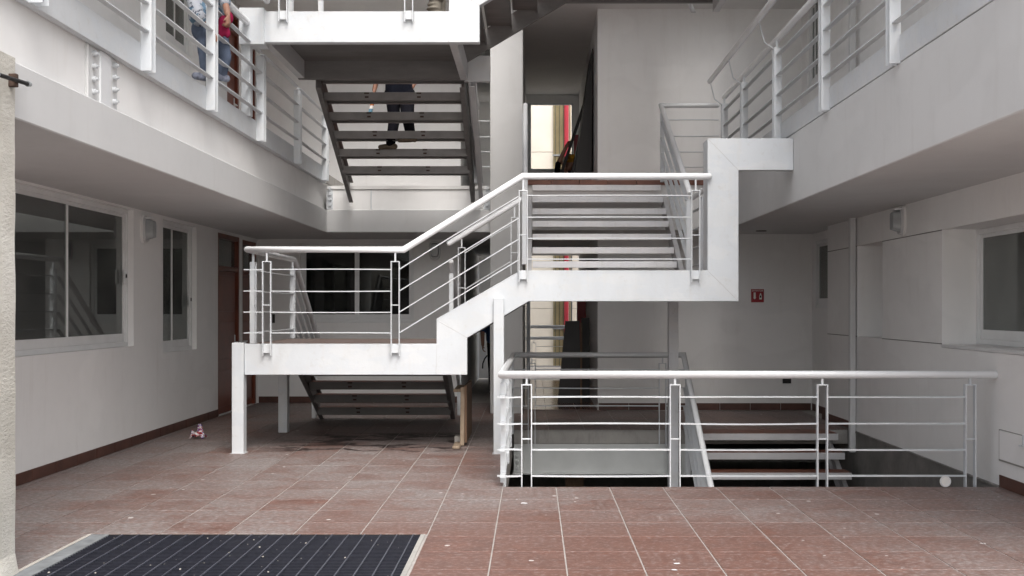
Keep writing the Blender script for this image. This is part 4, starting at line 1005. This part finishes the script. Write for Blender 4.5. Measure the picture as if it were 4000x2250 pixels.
def head(m, c, fwd, r=.088):
    c, f = Vector(c), Vector(fwd).normalized(); s = f.cross(Vector((0, 0, 1))).normalized()
    m.ball(c, r, r*1.05, r*1.25); m.ball(c+f*.03-Vector((0, 0, .055)), r*.72, r*.72, r*.75)
    m.cap(c+f*.088+Vector((0, 0, .01)), c+f*.108-Vector((0, 0, .02)), .012, .017)
    for q in (-1, 1): m.ball(c+s*q*.088, .014, .022, .032)
    m.cap(c+f*.082-Vector((0, 0, .055))-s*.02, c+f*.082-Vector((0, 0, .055))+s*.02, .010, .010)
def shoe(lst, c, d):
    m = MB(); lst.append(m)
    c, d = Vector(c), Vector(d).normalized(); s = d.cross(Vector((0, 0, 1)))
    m.cap(c+Vector((0, 0, .045)), c+d*.15+Vector((0, 0, .035)), .042, .034); m.cap(c-d*.05+Vector((0, 0, .04)), c+Vector((0, 0, .06)), .038, .045)
V = Vector
# worker on the dark stair, facing left, spray can in hand
px = lambda u, v, Y: V(((u-2080)*Y/4150, Y, EYE-(v-1203)*Y/4150))
P = thing('person', (-2.05, 14.3, 3.86), 'person in dark clothes on the open stair near the top, seen through the treads', 'person')
Yp = 14.45
hip = px(1560, 372, Yp); fL = px(1520, 584, 14.30); fR = px(1605, 557, 14.1)
body, tr_, sh = MB(), MB(), []
kL = px(1540, 470, Yp-.05); kR = px(1592, 460, 14.1)
hl, hr = hip+V((-.09, 0, 0)), hip+V((.10, 0, 0))
tr_.cap(hl, hr, .125, .125); tr_.cap(hl, kL, .105, .078); tr_.cap(kL, fL+V((.02, 0, .09)), .078, .065); tr_.cap(hr, kR, .110, .085); tr_.cap(kR, fR+V((0, 0, .09)), .08, .065)
shoe(sh, fL+V((.03, 0, .0)), (-1, .1, 0)); shoe(sh, fR, (-1, .1, 0))
ch = hip+V((-.04, .02, .50)); shirt = MB(); shirt.cap(hip+V((-.06, 0, .0)), ch, .135, .15); shirt.cap(hip+V((.06, 0, .0)), ch+V((.06, 0, 0)), .135, .15); shirt.cap(ch+V((-.12, 0, .08)), ch+V((.14, 0, .08)), .085, .085)
sa = ch+V((-.17, .02, .06)); el_ = px(1475, 300, Yp); wr = px(1462, 352, Yp)
shirt.cap(sa, sa.lerp(el_, .55), .07, .06)
body.cap(sa, el_, .05, .043); body.cap(el_, wr, .043, .030); hand(body, wr, (-.1, -.05, -1), (1, 0, 0), .9)
sb = ch+V((.19, 0, .05)); eb = sb+V((.10, .02, -.28)); wb = eb+V((-.10, -.05, -.20)); shirt.cap(sb, sb.lerp(eb, .6), .07, .06); body.cap(sb, eb, .05, .043); body.cap(eb, wb, .043, .03); hand(body, wb, (-.6, 0, -1), (-1, 0, 0), .5)
body.cap(ch, ch+V((0, 0, .20)), .09, .055); head(body, ch+V((-.03, 0, .32)), (-1, -.1, 0)); body.cap(hip, ch, .09, .11)
hr_ = MB(); hr_.ball(ch+V((-.01, .01, .37)), .098, .095, .09)
figure([('body', body, 'skin', .010), ('trousers', tr_, 'cloth_dark', .014), ('shirt', shirt, 'cloth_navy', .014), ('shoe', sh, 'shoe', .010), ('hair', hr_, 'hair', .012)], P)
cn = px(1450, 422, Yp-.02); m = MB(); ax = V((.22, 0, 1)).normalized(); m.cyl(cn-ax*.085, cn+ax*.085, .028, seg=18); m.cyl(cn+ax*.085, cn+ax*.105, .025, .012, seg=14); m.cyl(cn+ax*.105, cn+ax*.125, .012, seg=10)
tag(m.build('spray_can', 'spray_can'), 'orange, white and blue spray can in the hand of the person on the stair', 'can')
# person crouching on the left balcony
P = thing('person', (-3.1, 10.0, WF), 'person in pale jeans and printed top crouching on the left balcony with a pink cloth', 'person')
Yc = 10.15; body, tr_, sh, top, hr_ = MB(), MB(), [], MB(), MB()
hipc = px(822, 118, Yc+.15); f1 = px(806, 322, 9.88); f2 = px(866, 320, 10.30)
k1 = px(803, 205, 9.95); k2 = px(876, 225, 10.3)
tr_.cap(hipc+V((-.06, 0, 0)), hipc+V((.07, 0, 0)), .125, .12); tr_.cap(hipc+V((-.05, 0, 0)), k1, .095, .072); tr_.cap(k1, f1+V((0, 0, .07)), .068, .052); tr_.cap(hipc+V((.07, 0, 0)), k2, .095, .070); tr_.cap(k2, f2+V((0, 0, .07)), .066, .050)
shoe(sh, f1+V((.02, 0, 0)), (-.55, -.8, 0)); shoe(sh, f2, (-.6, -.6, 0))
cc = px(806, 45, Yc+.1); top.cap(hipc+V((0, 0, .03)), cc, .14, .15); top.cap(px(775, 60, Yc), px(860, 55, Yc+.1), .10, .09)
c2 = px(800, -60, Yc+.1); top.cap(cc, c2, .14, .13); s1 = c2+V((-.16, 0, .02)); s2 = c2+V((.17, 0, .02)); top.cap(s1, s2, .075, .075)
body.cap(c2, c2+V((0, 0, .2)), .07, .05); head(body, c2+V((-.02, -.04, .28)), (.3, -1, -.2)); top.cap(s1, px(768, 50, Yc-.12), .065, .065); top.cap(px(768, 50, Yc-.12), px(806, 88, Yc-.25), .062, .045); body.cap(px(790, 75, Yc-.2), px(815, 104, Yc-.3), .034, .03); hand(body, px(815, 108, Yc-.3), (.6, -.2, -.6), (0, 0, -1), .6)
top.cap(s2, px(880, 10, Yc-.05), .06, .055); body.cap(px(880, 10, Yc-.05), px(890, 58, Yc-.12), .036, .03); hand(body, px(892, 62, Yc-.15), (.1, -.1, -1), (-1, 0, 0), .8)
hr_.ball(c2+V((-.02, .02, .33)), .10, .105, .10); hr_.cap(c2+V((-.02, .07, .28)), px(775, 15, Yc+.1), .07, .06)
figure([('body', body, 'skin', .010), ('trousers', tr_, 'denim', .013), ('top', top, 'cloth_print', .014), ('shoe', sh, 'shoe_light', .010), ('hair', hr_, 'hair', .013)], P)
m = MB(); q = px(876, 92, Yc-.12); m.ball(q+V((-.01, 0, -.02)), .06, .035, .10); m.ball(q+V((.045, .01, .055)), .04, .03, .06); m.ball(q+V((-.035, 0, -.08)), .035, .03, .06); m.ball(q+V((.03, 0, -.09)), .03, .025, .05)
o = m.build('cloth', 'cloth_pink'); rm = o.modifiers.new('remesh', 'REMESH'); rm.mode = 'VOXEL'; rm.voxel_size = .012; rm.use_smooth_shade = True
tag(o, 'crumpled pink cloth held by the crouching person on the left balcony', 'cloth')
# helmeted worker in the second floor passage
P = thing('person', (.6, 18.2, F2), 'person in a yellow hard hat crouching in the second floor passage, holding a pole', 'person')
Yh = 18.2; body, jk, tr_, hm = MB(), MB(), MB(), MB()
hc = px(2226, 640, Yh); head(body, hc, (-.8, -.4, -.3)); hm.ball(hc+V((.015, .01, .075)), .125, .135, .10); hm.cyl(hc+V((-.01, 0, .055)), hc+V((-.015, 0, .068)), .15, .135, seg=22)
nk = hc+V((-.06, .06, -.17)); body.cap(hc, nk, .055, .06); hp = V((.35, 18.45, F2+.32)); jk.cap(nk+V((-.02, 0, -.06)), hp, .15, .15); s1 = nk+V((-.16, -.10, -.06)); s2 = nk+V((.14, .08, -.08)); jk.cap(s1, s2, .08, .08)
h1 = px(2214, 570, 18.02); e1 = px(2180, 640, 17.95); jk.cap(s1, e1, .06, .05); body.cap(e1, h1, .042, .03); hand(body, h1, (.5, 0, .5), (.5, -.5, 0), 1.0)
h2 = px(2200, 640, 18.0); e2 = s2+V((-.05, -.2, -.18)); jk.cap(s2, e2, .06, .05); body.cap(e2, h2, .042, .03); hand(body, h2, (-.5, 0, .5), (.5, -.5, 0), 1.0)
for q in (-.1, .1):
    k = hp+V((.10+q, -.36, -.02)); f = V((k.x+.02, k.y+.05, F2+.06)); tr_.cap(hp+V((q, 0, 0)), k, .09, .07); tr_.cap(k, f, .065, .05); tr_.cap(f, f+V((0, -.12, -.01)), .04, .035)
figure([('body', body, 'skin', .010), ('jacket', jk, 'cloth_dark', .014), ('trousers', tr_, 'cloth_dark', .014), ('hard_hat', hm, 'helmet', .010)], P)
m = MB(); a, b = px(2286, 395, 17.8), px(2188, 690, 18.0); m.bar(a, b, .045, .05, up=(1, 0, 0)); m.build('pole', 'black_board'); tag(bpy.context.scene.collection.objects[-1], 'long dark pole held slanting by the person in the hard hat', 'pole')
# person behind the tall column on the ground floor
P = thing('person', (-.68, 18.6, 0), 'person in blue shirt and dark trousers standing behind the tall column', 'person')
body, sh_, tr_, so = MB(), MB(), MB(), []; c0 = V((-.645, 18.6, 0))
sh_.cap(c0+V((-.04, 0, .98)), c0+V((-.04, 0, 1.36)), .13, .14); sh_.cap(c0+V((.04, 0, .98)), c0+V((.04, 0, 1.36)), .13, .14); sh_.cap(c0+V((-.17, 0, 1.40)), c0+V((.17, 0, 1.40)), .07, .07)
for q in (-1, 1):
    tr_.cap(c0+V((.07*q, 0, .9)), c0+V((.07*q, -.03, .48)), .088, .065); tr_.cap(c0+V((.07*q, -.03, .48)), c0+V((.075*q, 0, .08)), .062, .05); shoe(so, c0+V((.075*q, 0, 0)), (0, -1, 0))
    e = c0+V((.23*q, 0, 1.12)); w = c0+V((.22*q, -.10, .88)); sh_.cap(c0+V((.18*q, 0, 1.39)), e, .055, .05); body.cap(e, w, .042, .03); hand(body, w, (0, -.2, -1), (-q, 0, 0), .5, q)
body.cap(c0+V((0, 0, 1.36)), c0+V((0, 0, 1.52)), .07, .055); head(body, c0+V((0, -.01, 1.62)), (0, -1, 0))
hr_ = MB(); hr_.ball(c0+V((0, .015, 1.67)), .096, .10, .085)
figure([('body', body, 'skin', .010), ('shirt', sh_, 'cloth_blue', .014), ('trousers', tr_, 'cloth_dark', .014), ('shoe', so, 'black', .01), ('hair', hr_, 'hair', .012)], P)
hs_ = MB(); pts = [px(1902, 1390, 18.35), px(1893, 1402, 18.35), px(1886, 1420, 18.35), px(1885, 1438, 18.35)]; hs_.tube(pts, .012, 8)
tag(hs_.build('hose', 'black'), 'short black hose hanging beside the person behind the column', 'hose')
# person on the upper landing: only a trouser leg in view
P = thing('person', (-1.05, 11.75, 4.62), 'person on the upper landing, only a crumpled khaki trouser leg in view', 'person')
body, tr_, sh, top = MB(), MB(), [], MB(); c0 = V((-1.06, 11.72, 4.62))
for q, dy in ((-1, 0), (1, .16)):
    a = c0+V((.012*q, dy, 0)); tr_.cap(a+V((0, 0, .10)), a+V((.01, 0, .48)), .072, .075); tr_.cap(a+V((.01, 0, .48)), a+V((0, -.02, .88)), .078, .10); shoe(sh, a+V((0, 0, .003)), (-1, 0, 0))
    for k in range(5): tr_.ball(a+V((random.uniform(-.03, .03), random.uniform(-.03, .03), .09+.05*k)), .085, .075, .022)
top.cap(c0+V((0, .05, .92)), c0+V((0, .05, 1.36)), .15, .16); top.cap(c0+V((0, -.14, 1.38)), c0+V((0, .24, 1.38)), .075, .075)
for q in (-1, 1):
    s = c0+V((0, .05+.2*q, 1.36)); e = s+V((-.02, .05*q, -.28)); w = e+V((-.12, -.02*q, -.2)); top.cap(s, e, .06, .05); body.cap(e, w, .042, .03); hand(body, w, (-.4, 0, -1), (0, -q, 0), .5, q)
body.cap(c0+V((0, .05, 1.38)), c0+V((0, .05, 1.52)), .07, .055); head(body, c0+V((-.01, .05, 1.62)), (-1, 0, 0))
figure([('body', body, 'skin', .012), ('trousers', tr_, 'cloth_khaki', .010), ('top', top, 'cloth_dark', .015), ('shoe', sh, 'shoe', .010)], P)
